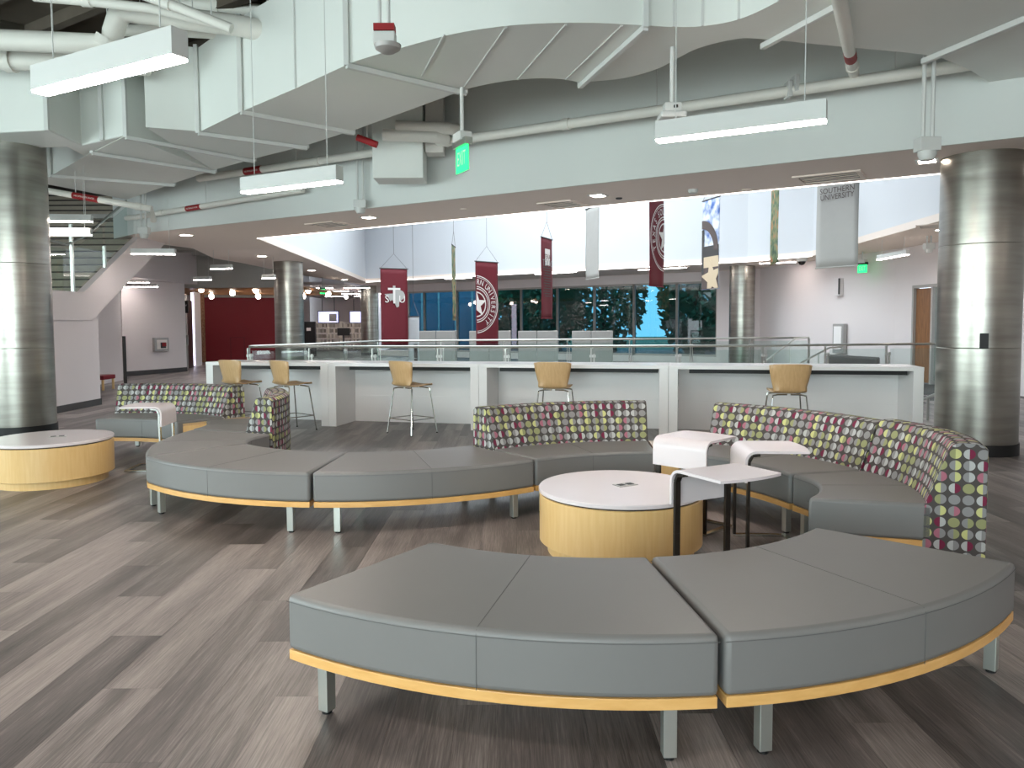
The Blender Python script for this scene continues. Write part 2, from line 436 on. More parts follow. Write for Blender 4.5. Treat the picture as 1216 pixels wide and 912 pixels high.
for x, y in rest:
    b.box((x, y, -.002), (PW-.0012, PL-.0012, .004)); rnds += [random.random()]*6
o = b.obj('plank_field', 'plank', floor, kind='stuff')
a_ = o.data.attributes.new('rnd', 'FLOAT', 'FACE')
a_.data.foreach_set('value', rnds)

# void in the ceiling (trapezoid) and soffit round it
P1, P2 = gp(305, 283, 3.4), gp(1125, 205, 3.4)
P3 = P2+(P2-P1).normalized()*1.9
VOID = [tuple(P1), tuple(P3), (8.0, 13.7), (8.6, 21.6), (7.3, 23.4), tuple(gp(435, 335, 3.4))]
FL = gp(160, 278, 3.4); FR = gp(1216, 163, 3.4); FD = (FR-FL).normalized(); FN = Vector((-FD.y, FD.x))
FE = FL+FD*22
WA, WB = Vector((-7.2, 37.2)), Vector((6.7, 28.2))           # window wall line
WALLS_R = [(8.65, 26.4), (10.0, 19.6), (10.35, 15.0), (12.2, 6.0)]
SOFF = [tuple(FL), tuple(FE), (13.5, 6), (13, 26), (8.7, 27.4), (-7.0, 37.6), (-7.3, 33), (-8.1, 28), (-8.2, 22.8), (-8.4, 21.3), (-7.8, 18.5), (-8.6, 16.4)]
struct(B().plate(SOFF, [VOID], 3.4, 3.55).obj('ceiling_soffit', 'soffit'))
# fascia wall above the soffit edge
fa = B(); fb = FL-FN*0
fa.prism([FL-FN*.03, FE-FN*.03, FE-FN*.003, FL-FN*.003], 3.4, 5.6)
fa.prism([FL-FN*.03, FL-FN*.003, Vector((-8.603, 16.4)), Vector((-8.63, 16.4))], 3.4, 5.6)
struct(fa.obj('wall_fascia', 'fascia'))
# upper walls of the void
vw = B()
vc = Vector((1, 19))
for i in range(len(VOID)):
    p, q = Vector(VOID[i]), Vector(VOID[(i+1) % len(VOID)])
    d = (q-p).normalized(); nrm = Vector((d.y, -d.x))
    if nrm.dot(vc-p) > 0: nrm = -nrm
    vw.prism([p+nrm*.04-d*.12, q+nrm*.04+d*.12, q+nrm*.2+d*.12, p+nrm*.2-d*.12], 3.42, 8.6)
struct(vw.obj('wall_atrium', 'wall_bright'))
roof = struct(B().plate([(-12, 8), (14, 4), (14, 28), (-12, 42)], [[(-6, 13.5), (5, 13.5), (5, 28.5), (-6, 28.5)]], 8.6, 8.7).obj('ceiling_atrium', 'wall_bright'))
B().prism([(-6, 13.5), (5, 13.5), (5, 28.5), (-6, 28.5)], 8.6, 8.62).obj('skylight_pane', 'rail_glass', roof)
# led cove strips along the void edge: thin glowing lines
for nm, p, q in (('trim_1', P1, P3), ('trim_2', Vector(VOID[5]), Vector(VOID[4])), ('trim_3', Vector(VOID[4]), Vector(VOID[3]))):
    d = (q-p).normalized(); nr = Vector((d.y, -d.x))
    if nr.dot(vc-p) < 0: nr = -nr
    c0, c1 = p+nr*.015, q+nr*.015
    struct(B().beam((c0.x, c0.y, 3.403), (c1.x, c1.y, 3.403), .03, .022).obj(nm, 'led_cove'))
# ceiling deck over the lounge and the left hall, with ribs
struct(B().prism([(-16, -9), (14, -9), (14, 3)]+[FE, FL, (-8.6, 16.4), (-8.4, 52), (-16, 52)], 5.6, 5.8).obj('ceiling', 'deck'))
rb = B()
for i in range(26): 
    a = st(-24, -9+i*.8); c = st(14, -9+i*.8)
    rb.beam((a.x, a.y, 5.52), (c.x, c.y, 5.52), .12, .16)
ribs = rb.obj('deck_rib', 'deck', [o for o in COL.objects if o.name == 'ceiling'][0], kind='stuff')
# second ceiling of the left hall (lighter, ribbed pans)
hall = struct(B().prism([(-14, 17.5), (-8.3, 17.5), (-8.2, 33), (-14, 33)], 4.0, 4.1).obj('ceiling_hall', 'grey_open'))
for i in range(14):
    B().box((-11, 17.8+i*1.05, 3.92), (5.6, .16, .16)).obj('ceiling_rib', 'grey_open', hall)

# far window wall
wd = (WB-WA).normalized(); wn2 = Vector((-wd.y, wd.x))
def onwin(x, y=380): return pl(x, y, WA, wn2)
WB = Vector(onwin(856).xy)
struct(B().prism([WA, WB, WB+wn2*.25, WA+wn2*.25], 3.05, 3.4).obj('wall_window_header', 'wall_white'))
struct(B().prism([WA, WB, WB+wn2*.25, WA+wn2*.25], -.05, .25).obj('wall_window_sill', 'wall_white'))
mull = [484, 503, 542, 580, 618, 661, 705, 752, 803, 851]
for i in range(len(mull)-1):
    a, c = onwin(mull[i]).xy, onwin(mull[i+1]).xy
    e = struct(bpy.data.objects.new('window_%d' % (i+1), None)); COL.objects.link(e); e.location = (a.x, a.y, .25)
    fr = B()
    for p in (a, c): fr.box((p.x+wn2.x*.1, p.y+wn2.y*.1, 1.65), (.09, .12, 2.8), math.atan2(wd.y, wd.x))
    for z in (.29, 3.02):
        fr.beam((a.x+wn2.x*.1, a.y+wn2.y*.1, z), (c.x+wn2.x*.1, c.y+wn2.y*.1, z), .12, .08)
    fr.obj('window_frame', 'door_frame', e)
    B().prism([a+wn2*.1, c+wn2*.1, c+wn2*.12, a+wn2*.12], .3, 3.0).obj('pane', 'window_glass', e)
# right side walls
we = Vector(onwin(851).xy)
rw = [tuple(we), (8.65, 26.2), (10.0, 19.6)]
b = B()
for p, q in zip(rw[:-1], rw[1:]):
    p, q = Vector(p), Vector(q); d = (q-p).normalized(); nr = Vector((-d.y, d.x)); b.prism([p, q, q+nr*.15, p+nr*.15], -.05, 3.4)
struct(b.obj('wall_right_far', 'wall_white'))
p, q = Vector((10.0, 19.6)), Vector((10.35, 15.0)); d = (q-p).normalized(); nr = Vector((-d.y, d.x))
DR = [pl(1084, 390, p, nr).xy, pl(1128, 390, p, nr).xy]
b = B(); b.prism([p, DR[0], DR[0]+nr*.15, p+nr*.15], -.05, 3.4); b.prism([DR[1], q, q+nr*.15, DR[1]+nr*.15], -.05, 3.4)
b.prism([DR[0], DR[1], DR[1]+nr*.15, DR[0]+nr*.15], 2.42, 3.4)
q2 = Vector((12.4, 6)); d2 = (q2-q).normalized(); n2 = Vector((-d2.y, d2.x)); b.prism([q, q2, q2+n2*.15, q+n2*.15], -.05, 3.4)
struct(b.obj('wall_right', 'wall_white'))
# door in the right wall
e = struct(bpy.data.objects.new('door_1', None)); COL.objects.link(e); e.location = (DR[0].x, DR[0].y, 0)
dd = (DR[1]-DR[0]); L = dd.length; dd = dd.normalized(); fm = DR[0]+dd*(L*.55)
b = B()
for s_ in (0.03, L*.55, L-.03):
    c = DR[0]+dd*s_+nr*.02; b.box((c.x, c.y, 1.2), (.07, .12, 2.4), math.atan2(dd.y, dd.x))
b.beam((DR[0].x+nr.x*.02, DR[0].y+nr.y*.02, 2.38), (DR[1].x+nr.x*.02, DR[1].y+nr.y*.02, 2.38), .12, .07)
b.obj('door_frame', 'door_frame', e)
B().prism([DR[0]+dd*.07+nr*.03, fm-dd*.04+nr*.03, fm-dd*.04+nr*.08, DR[0]+dd*.07+nr*.08], .02, 2.33).obj('door_leaf', 'door_wood', e)
B().prism([fm+dd*.04+nr*.03, DR[1]-dd*.06+nr*.03, DR[1]-dd*.06+nr*.05, fm+dd*.04+nr*.05], .1, 2.33).obj('side_pane', 'rail_glass', e)
struct(B().prism([DR[0]+nr*1.4-dd*.5, DR[1]+nr*1.4+dd*1, DR[1]+nr*1.5+dd*1, DR[0]+nr*1.5-dd*.5], -.05, 3.4).obj('wall_door_room', 'wall_white'))
# enclosing walls behind the camera with tall windows (out of view, they let the daylight in)
def pierced(name, a, c, z1, wins, off):
    a, c = Vector(a), Vector(c); d = (c-a).normalized(); nr = Vector((-d.y, d.x)); L = (c-a).length; b = B()
    def seg(s0, s1, z0, z2): b.prism([a+d*s0, a+d*s1, a+d*s1+nr*.2, a+d*s0+nr*.2], z0, z2)
    seg(0, L, -.05, .35); seg(0, L, 4.0, z1); s = 0
    for w0, w1 in wins: seg(s, w0, .35, 4.0); s = w1
    seg(s, L, .35, 4.0)
    struct(b.obj(name, 'wall_white'))
pierced('wall_left', (-12, -8), (-12, 12), 5.6, [(3.4, 5.8), (6.2, 8.6), (9.0, 11.4), (11.8, 14.2), (14.6, 16)], 0)
pierced('wall_back', (13.5, -6.5), (-12, -6.5), 5.6, [(10, 13), (13.4, 16.4), (16.8, 19.8), (20.2, 23.2)], 0)
struct(B().prism([(12.6, -6.5), (12.8, -6.5), (12.8, 6), (12.6, 6)], -.05, 5.6).obj('wall_right_near', 'wall_white'))
# lower level under the void
struct(B().prism([(-9, 10), (13, 10), (13, 26), (-9, 26)], -4.4, -4.2).obj('floor_lower', 'concrete_tan'))
hw = B()
for i in range(len(HOLE)):
    p, q = Vector(HOLE[i]), Vector(HOLE[(i+1) % len(HOLE)]); d = (q-p).normalized(); nr = Vector((d.y, -d.x))
    hw.prism([p, q, q+nr*.15, p+nr*.15], -4.2, -.01)
struct(hw.obj('wall_lower', 'wall_white'))

# ------------------------------------------------------------------ left hall: stair wall, AED wall, maroon wall, library
SX = -7.95
sw = B(); sw.box((SX-.1, 13.55, .83), (.2, 1.75, 1.66)); struct(sw.obj('wall_stair', 'wall_white'))
struct(B().box((SX+.012, 13.55, .06), (.02, 1.75, .12)).obj('baseboard_stair', 'dark_trim'))
struct(B().box((-10.1, 12.7, .83), (4.2, .15, 1.66)).obj('wall_stair_front', 'wall_white'))
aw0, aw1 = gp(147, 447, 0), gp(222, 441, 0); ad = (aw1-aw0).normalized(); an = Vector((-ad.y, ad.x))
struct(B().prism([aw0, aw1, aw1+an*.2, aw0+an*.2], 0, 2.9).obj('wall_hall', 'wall_white'))
struct(B().prism([aw0-an*.02, aw1-an*.02, aw1, aw0], 0, .14).obj('baseboard_hall', 'dark_trim'))
g0, g1 = gp(112, 458, 0), gp(144, 452, 0)
struct(B().prism([g0, g1, g1+Vector((-.05, .2)), g0+Vector((-.05, .2))], 0, 2.95).obj('wall_alcove', 'wall_white'))
struct(B().prism([g0, g0+Vector((-4, -.5)), g0+Vector((-4, -.3)), g0+Vector((0, .2))], 0, 4).obj('wall_alcove_left', 'wall_white'))
# bulkhead over the hall wall
bk = B(); bk.prism([g0+Vector((-.3, -.2)), aw1+Vector((.1, -.3)), aw1+Vector((.4, 8)), aw0+Vector((-2, 8))], 2.9, 4.0); struct(bk.obj('ceiling_bulkhead', 'wall_white'))
mw0, mw1 = at(243, 400, 31.5).xy, at(335, 400, 32.5).xy
md_ = (mw1-mw0).normalized()
mwall = struct(B().prism([mw0, mw1, mw1+Vector((0, .2)), mw0+Vector((0, .2))], 0, 2.68).obj('wall_maroon', 'maroon_wall'))
fx = frame((mw0.x, mw0.y, 0), math.atan2(md_.y, md_.x))
bb = B(fx)
for x0, x1, z0, z1 in ((1.0, 1.03, 0, 1.0), (1.55, 1.58, 0, 1.0), (1.0, 1.58, .98, 1.0)): bb.box(((x0+x1)/2, -.006, (z0+z1)/2), (x1-x0, .012, z1-z0))
bb.obj('access_panel', 'maroon', mwall)
struct(B().prism([mw0, mw1, mw1+Vector((0, .25)), mw0+Vector((0, .25))], 2.68, 4.0).obj('wall_maroon_header', 'grey_open'))
sl0 = struct(B().prism([(-13.6, 25.5), (-7.4, 25.5), (-7.4, 33), (-13.6, 33)], 2.86, 2.9).obj('ceiling_wood', 'slat_wood'))
sb0 = None
for i in range(30):
    if sb0 is None: sb0 = B().box((0, 0, 0), (6.2, .09, .07)).obj('slat', 'slat_wood', sl0); o = sb0
    else: o = bpy.data.objects.new('slat', sb0.data); COL.objects.link(o); o.parent = sl0
    o.location = (-10.5, 25.6+i*.245, 2.82)
struct(B().prism([(-13.6, 25.4), (-7.4, 25.4), (-7.4, 25.5), (-13.6, 25.5)], 2.78, 4.0).obj('wall_wood_header', 'grey_open'))
# end walls
struct(B().prism([(-16, 51.5), (-2, 51.5), (-2, 51.7), (-16, 51.7)], 0, 5.6).obj('wall_library', 'wall_white'))
struct(B().prism([(-13.9, 12.8), (-13.7, 12.8), (-13.7, 51), (-13.9, 51)], 0, 5.6).obj('wall_left_far', 'wall_white'))
struct(B().prism([(-13, 33.2), (-7.4, 33.2), (-7.4, 38), (-8.2, 51.5), (-13, 51.5)], 3.3, 3.4).obj('ceiling_library', 'wall_white'))
struct(B().prism([WA, WA+Vector((.2, .1)), (-8.0, 51.5), (-8.2, 51.5)], 0, 3.4).obj('wall_library_side', 'wall_white'))

# ================================================================== LOUNGE SEATING
def arc(c, r, a0, a1, n=20):
    return [Vector((c[0]+r*math.cos(RAD(a0+(a1-a0)*i/n)), c[1]+r*math.sin(RAD(a0+(a1-a0)*i/n)))) for i in range(n+1)]
def arc3(p, q, s, n=20):
    p, q, s = Vector(p), Vector(q), Vector(s); c0 = 2*q-(p+s)/2
    return [p*(1-t)**2+c0*2*t*(1-t)+s*t*t for t in [i/n for i in range(n+1)]]
def offs(I, O, k):   # line between inner and outer curve, k metres from the inner one
    return [i+(o-i).normalized()*k for i, o in zip(I, O)]
Z0, Z1, Z2 = .195, .235, .455
def module(name, label, I, O, back=False, group=None, legs=True, bt=.80):
    n = len(I)-1
    c = sum(I+O, Vector((0, 0)))/(2*len(I))
    t = thing(name, label, 'sofa' if back else 'bench', (c.x, c.y, 0), group)
    gap = .006
    def shrink(A, Bc):
        A, Bc = list(A), list(Bc)
        for L_ in (A, Bc):
            L_[0] = L_[0]+(L_[1]-L_[0]).normalized()*gap; L_[-1] = L_[-1]+(L_[-2]-L_[-1]).normalized()*gap
        return A, Bc
    I, O = shrink(I, O)
    Oc = offs(O, I, .27) if back else O
    cu = B().prism(I+Oc[::-1], Z1, Z2).obj('seat_cushion', 'vinyl', t, bevel=.022, smooth=True, seg=3)
    It, Ot = shrink(I, O); B().prism(offs(It, Ot, .003)+offs(Ot, It, .003 if not back else .32)[::-1], Z0, Z1).obj('wood_trim', 'maple_trim', t, bevel=.002)
    mi, mo = I[n//2], Oc[n//2]; di = (mo-mi).normalized()
    pts = [(mi.x-di.x*.001, mi.y-di.y*.001, Z1), (mi.x-di.x*.001, mi.y-di.y*.001, Z2-.024), (mi.x+di.x*.008, mi.y+di.y*.008, Z2-.006), (mi.x+di.x*.024, mi.y+di.y*.024, Z2+.0003),
           (mo.x-di.x*.024, mo.y-di.y*.024, Z2+.0003), (mo.x-di.x*.008, mo.y-di.y*.008, Z2-.006), (mo.x+di.x*.001, mo.y+di.y*.001, Z2-.024), (mo.x+di.x*.001, mo.y+di.y*.001, Z1)]
    B().tube(pts, .0013, 6).obj('seam', 'seam', cu, smooth=True)
    for L_, s_ in ((Oc, 1), (I, -1)):
        if back and s_ == 1: continue
        L2 = offs(L_, I if s_ == 1 else Oc, -.0006)
        B().tube([(p.x, p.y, Z2-.026) for p in L2], .0013, 6).obj('edge_seam', 'seam', cu, smooth=True)
    if back:
        prof = [(0, .16), (0, bt-.035), (.03, bt-.008), (.075, bt), (.15, bt), (.185, bt-.012), (.205, bt-.045), (.33, Z2-.03), (.33, .16)]
        ln = [0]
        for a, b_ in zip(prof[:-1], prof[1:]): ln.append(ln[-1]+math.hypot(a[0]-b_[0], a[1]-b_[1]))
        # arc length measured where the front face is
        bb = B(); rows = []; s = [0]
        Fm = offs(O, I, .25)
        for i in range(n): s.append(s[-1]+(Fm[i+1]-Fm[i]).length)
        vs = []; m_ = len(prof)
        for i in range(n+1):
            d = (I[i]-O[i]).normalized()
            vs += [(O[i].x+d.x*k, O[i].y+d.y*k, z) for k, z in prof]
        fs = []; uvs = []
        for i in range(n):
            for j in range(m_-1):
                fs.append((i*m_+j, i*m_+j+1, (i+1)*m_+j+1, (i+1)*m_+j))
                uvs.append([(s[i], ln[j]), (s[i], ln[j+1]), (s[i+1], ln[j+1]), (s[i+1], ln[j])])
        for base, rev in ((0, False), (n*m_, True)):
            f = list(range(base, base+m_)); 
            if not rev: f = f[::-1]
            fs.append(tuple(f)); uvs.append([(.012+prof[k-base][0]+base*.01, prof[k-base][1]+.014) for k in f])
        bb.add(vs, fs, uvs)
        o = bb.obj('backrest', 'dots', t, bevel=.006, smooth=True, seg=2, ang=30)
        bm = bmesh.new(); bm.from_mesh(o.data); bmesh.ops.recalc_face_normals(bm, faces=bm.faces); bm.to_mesh(o.data); bm.free()
    for k in (.09, .91):
        i = round(k*n)
        for P, Q, ins in ((I, O, .05), (O, I, .05 if not back else .06)):
            d = (Q[i]-P[i]).normalized(); p = P[i]+d*ins
            lg = B().box((p.x, p.y, (Z0+.012)/2), (.048, .048, Z0-.012), math.atan2(d.y, d.x)).obj('leg', 'leg_steel', t, bevel=.003)
            B().lathe([(.02, 0), (.02, .012)], (p.x, p.y), 12).obj('foot_glide', 'black', lg)
    return t
EC = (.46, 4.9); RI, RO = 1.53, 2.41
def sector(name, label, c, a0, a1, **k): return module(name, label, arc(c, RI, a0, a1), arc(c, RO, a0, a1), **k)
GB = 'curved grey benches'
sector('curved_bench', 'large grey curved bench module, its wood trim end free on the plank floor', EC, -124.4, -84.0)
sector('curved_bench', 'large grey curved bench module between the free bench and the short dotted sofa', EC, -83.8, -42.8)
LC = (-1.285, 7.765)
sector('curved_bench', 'grey bench module curving out to join the dotted sofa behind the round table', LC, -94.0, -52.6)
sector('curved_bench', 'grey bench module at the bulge of the far serpentine, facing the open floor', LC, -135.3, -94.2)
module('curved_bench', 'grey bench module beside the short dotted sofa with its back to the stools', arc3((-3.0, 6.085), (-3.255, 6.8), (-3.28, 7.62)),
       arc3((-2.392, 6.71), (-2.45, 6.98), (-2.37, 7.3)))
SC2 = (1.107, 4.636)
sector('curved_sofa', 'curved sofa with dotted fabric back curving behind the round wood table', SC2, 127.2, 86.6, back=True)
sector('curved_sofa', 'curved sofa with dotted back beside the white laptop tables, before the wide stool', EC, 53, 12.2, back=True)
module('curved_sofa', 'short curved sofa whose dotted end panel shows, next to the large steel column', arc3((1.957, 5.21), (2.0, 4.85), (1.79, 4.50)),
       arc3((2.82, 5.4), (2.89, 4.82), (2.715, 4.235)), back=True, bt=.82)
module('curved_sofa', 'short curved sofa seen by its dotted back end, in front of the stools', arc3((-3.30, 7.67), (-3.30, 8.05), (-3.46, 8.42)),
       arc3((-2.37, 7.34), (-2.39, 8.0), (-2.66, 8.68)), back=True)
sector('curved_sofa', 'curved dotted sofa behind the steel legged laptop table, by the stair wall', (-4.6, 7.02), 55, 97, back=True)
def wedge(label, a, b_, c, d):
    t = thing('wedge_table', label, 'table', ((a.x+c.x)/2, (a.y+c.y)/2, 0))
    B().prism([a, b_, c, d], .06, .40).obj('table_body', 'maple', t, bevel=.004)
    B().prism([a, b_, c, d], .40, .425).obj('table_top', 'maple_seat', t, bevel=.003)
    m_ = (a+b_+c+d)/4
    B().prism([m_+(q-m_)*.9 for q in (a, b_, c, d)], 0, .06).obj('plinth', 'dark_trim', t)
A1, A2 = arc(SC2, RI+.02, 86, 85)[0], arc(SC2, RO-.1, 86, 85)[0]; D1, D2 = arc(EC, RI+.02, 53.6, 53)[0], arc(EC, RO-.1, 53.6, 53)[0]
wedge('low wooden wedge table between the two dotted sofas, under a white laptop table', A1, A2, D2, D1)
A1, A2 = arc((-4.6, 7.02), RI+.05, 54, 53)[0], arc((-4.6, 7.02), RO-.1, 54, 53)[0]
wedge('low wooden wedge table at the end of the dotted sofa by the stair wall', A1, A2, Vector((-2.76, 8.78)), Vector((-3.44, 8.5)))

# drum tables
def drum(label, c):
    t = thing('drum_table', label, 'table', (c[0], c[1], 0), None)
    B().lathe([(.485, 0), (.485, .075)], c, 64).obj('plinth', 'maple', t, smooth=True)
    B().lathe([(.53, .075), (.54, .08), (.54, .385), (.535, .39)], c, 64).obj('drum_body', 'maple', t, smooth=True)
    B().lathe([(.522, .388), (.522, .402)], c, 64).obj('shadow_gap', 'black', t, smooth=True)
    B().lathe([(.538, .4), (.545, .404), (.545, .424), (.54, .43)], c, 64).obj('table_top', 'table_white', t, smooth=True)
    pb = B().box((c[0]+.04, c[1]+.03, .4315), (.15, .09, .006), .5).obj('power_outlet', 'silver_box', t, bevel=.002)
    for k in (-.035, .035): B().box((c[0]+.04+k*math.cos(.5), c[1]+.03+k*math.sin(.5), .435), (.045, .045, .003), .5).obj('socket', 'black', pb)
drum('round maple drum table with white top and power outlet, ringed by the grey benches', (.72, 4.97))
drum('round maple drum table with white top, in front of the steel column', (-4.53, 7.32))

# C-shaped laptop tables
def ctable(label, c, ang, group=None):
    t = thing('laptop_table', label, 'table', (c[0], c[1], 0), group); fx = frame((c[0], c[1], 0), ang)
    # bent sheet: profile in xz, extruded in y
    th = .016; r = .075; hx = .205; zt = .68
    prof = [(-hx, zt-.21), (-hx, zt-r)]+[(-hx+r-r*math.cos(k*math.pi/16), zt-r+r*math.sin(k*math.pi/16)) for k in range(1, 9)]+[(hx, zt)]
    inn = [(-hx+th, zt-.21), (-hx+th, zt-r)]+[(-hx+r-(r-th)*math.cos(k*math.pi/16), zt-r+(r-th)*math.sin(k*math.pi/16)) for k in range(1, 9)]+[(hx, zt-th)]
    n = len(prof); vs = []; hy = .225
    N = 7
    for j in range(N):
        y = -hy+2*hy*j/(N-1)
        for a, z in prof+inn[::-1]: vs.append((a+(.03*(1-(y/hy)**2) if a > .19 else 0), y, z))
    fs = []; m_ = 2*n
    for j in range(N-1): fs += [(j*m_+k, j*m_+(k+1) % m_, (j+1)*m_+(k+1) % m_, (j+1)*m_+k) for k in range(m_)]
    fs += [tuple(range(m_)), tuple(range(N*m_-1, (N-1)*m_-1, -1))]
    B(fx).add(vs, fs).obj('bent_top', 'table_white', t, smooth=True)
    for s in (-1, 1):
        y = s*(hy-.03)
        pth = [(-hx+.10, y, zt-th-.012), (-hx+.05, y, zt-.035), (-hx+.03, y, zt-.075), (-hx+.028, y, .3), (-hx+.028, y, .02)]
        lb = B(fx)
        for p, q in zip(pth[:-1], pth[1:]): lb.beam(p, q, .04, .018, up=(1, 0, .2))
        lb.obj('leg', 'dark_metal' if group != 'x' else 'chrome', t, bevel=.002)
        B(fx).beam((-hx+.02, y, .011), (hx-.02, y, .011), .04, .016).obj('base_bar', 'chrome', t, bevel=.002)
    B(fx).beam((hx-.03, -hy+.03, .0112), (hx-.03, hy-.03, .0112), .04, .0155).obj('base_bar', 'chrome', t, bevel=.002)
    B(fx).beam((-hx+.06, -hy+.03, zt-th-.012), (-hx+.06, hy-.03, zt-th-.012), .03, .012).obj('top_rail', 'dark_metal', t)
    return t
ctable('white bent top laptop table standing between the round table and the large grey bench', (1.205, 4.22), RAD(-62))
ctable('white bent top laptop table over the low wooden wedge table', (1.35, 5.52), RAD(44))
ctable('white bent top laptop table pulled up to the dotted sofa seat', (1.74, 5.06), RAD(-4))
ctable('white bent top laptop table beside the sofa near the stair wall', (-3.86, 7.92), RAD(186), 'x')

# ================================================================== COUNTER AND STOOLS
CA, CB = Vector((-4.75, 11.60)), Vector((5.2, 9.30)); cd = (CB-CA).normalized(); cn = Vector((-cd.y, cd.x))
def onc(x): return pl(x, 432, CA, cn).xy
cl = [onc(x) for x in (244, 389, 568, 794, 1098)]
CLAB = ['white counter table with its end panel toward the stair hall', 'white counter table where a single stool stands alone, before the maroon banners',
        'white counter table behind the dotted sofa of the round table', 'white counter table ending beside the large steel column']
for i in range(4):
    a, c = cl[i], cl[i+1]; L = (c-a).length; fx = frame((a.x, a.y, 0), math.atan2(cd.y, cd.x)); D = .72
    t = thing('counter_table', CLAB[i], 'table', (a.x, a.y, 0))
    B(fx).box((L/2, D/2, .925), (L-.004, D, .05)).obj('worktop', 'white_lam', t, bevel=.002)
    for x in (.062, L-.062): B(fx).box((x, D/2, .45), (.12, D-.01, .9)).obj('end_panel', 'white_lam', t, bevel=.002)
    B(fx).box((L/2, D-.03, .655), (L-.25, .03, .49)).obj('back_panel', 'white_lam', t)
    B(fx).box((L/2, D-.036, .205), (L-.25, .03, .41)).obj('back_panel', 'white_lam', t)
    B(fx).box((L/2+.06, .34, .868), (L-.42, .34, .06)).obj('cable_tray', 'black', t)

def make_stool():
    t = thing('counter_stool', '', 'stool', (0, 0, 0), None)
    prof = [(.21, .655, .19), (.20, .672, .20), (.1, .668, .205), (0, .655, .205), (-.1, .65, .20), (-.165, .66, .195), (-.2, .69, .195), (-.215, .74, .20), (-.225, .82, .22), (-.24, .92, .24), (-.25, 1.0, .25), (-.252, 1.015, .235)]
    vs = []; N = 11
    for k, (y, z, hw) in enumerate(prof):
        for j in range(N):
            q = -1+2*j/(N-1); bow = q*q
            vs.append((q*hw, y+(.045*bow if k > 6 else 0), z+(.012*bow if k <= 5 else 0)-(.01*abs(q)**6 if k == len(prof)-1 else 0)))
    fs = [(k*N+j, k*N+j+1, (k+1)*N+j+1, (k+1)*N+j) for k in range(len(prof)-1) for j in range(N-1)]
    o = B().add(vs, fs).obj('seat_shell', 'maple_seat', t, smooth=True, ang=60)
    md = o.modifiers.new('solid', 'SOLIDIFY'); md.thickness = .013; md.offset = -1
    feet = {}
    for sx in (-1, 1):
        for sy in (-1, 1):
            top = (sx*.13, sy*.13-.0, .64); k = (sx*.195, sy*.16, .628); ft = (sx*.255, sy*.235, .006)
            k2 = tuple(k[i]*.93+ft[i]*.07 for i in range(3))
            B().tube([(sx*.02, sy*.13, .641), top, k, k2, ft], .0095, 8).obj('leg', 'chrome', t, smooth=True)
            B().lathe([(.013, 0), (.013, .012)], (ft[0], ft[1]), 10).obj('foot_glide', 'black', t)
            feet[sx, sy] = tuple(k[i]*.33+ft[i]*.67 for i in range(3))
    for a, c in (((-1, -1), (1, -1)), ((-1, -1), (-1, 1)), ((1, -1), (1, 1)), ((-1, 1), (1, 1))):
        B().tube([feet[a], feet[c]], .007, 8).obj('foot_rail', 'chrome', t, smooth=True)
    return t
st0 = make_stool()
SL = [(-4.0, 11.05, -32, 'maple shell counter stool nearest the end panel toward the stair hall'),
      (-3.18, 10.78, -42, 'maple shell counter stool second from the hall end, by the divider panels'),
      (-1.40, 10.42, -42, 'maple shell counter stool standing alone before the second counter table'),
      (.58, 10.0, -14, 'maple shell counter stool behind the sofa back of the round table'),
      (3.38, 9.2, -8, 'maple shell counter stool behind the sofa beside the laptop tables')]
for i, (x, y, a, lb) in enumerate(SL):
    o = st0 if i == 0 else copy_tree(st0)
    o.location = (x, y, 0); o.rotation_euler = (0, 0, RAD(a)); o['label'] = lb; o['group'] = 'counter stools'

# ================================================================== COLUMNS
def column(label, c, r, z1, plate=False):
    t = thing('steel_column', label, 'column', (c[0], c[1], 0))
    B().lathe([(r+.012, 0), (r+.012, .13)], c, 64).obj('base_ring', 'black', t, smooth=True)
    zs = [.1, 1.21, 1.215, 1.22, 2.38, 2.385, 2.39, z1]; prof = []
    for i, z in enumerate(zs): prof.append((r-(.004 if i in (2, 5) else 0), z))
    B().lathe(prof, c, 96).obj('shaft', 'column_steel', t, smooth=True)
    B().lathe([(r+.004, z1-.035), (r+.004, z1)], c, 64).obj('top_collar', 'column_steel', t, smooth=True)
    if plate:
        a = math.atan2(-c[1], -c[0])+RAD(8)
        p = (c[0]+math.cos(a)*(r+.003), c[1]+math.sin(a)*(r+.003), 1.3)
        pp = B().box(p, (.014, .085, .17), a).obj('wall_plate', 'black', t)
    return t
column('large steel clad column beside the counter end, with a small black plate', (5.42, 8.72), .425, 3.4, True)
column('large steel clad column behind the drum table, running up to the duct', (-6.98, 10.62), .425, 5.6)
column('steel clad column between the maroon wall and the library shelves', (-6.72, 22.7), .425, 3.4)
column('farthest steel clad column, beside the maroon banner with the white state emblem', (-7.0, 37.0), .43, 3.4)
column('steel clad column standing against the white wall at the window end', (7.72, 25.2), .41, 3.4)

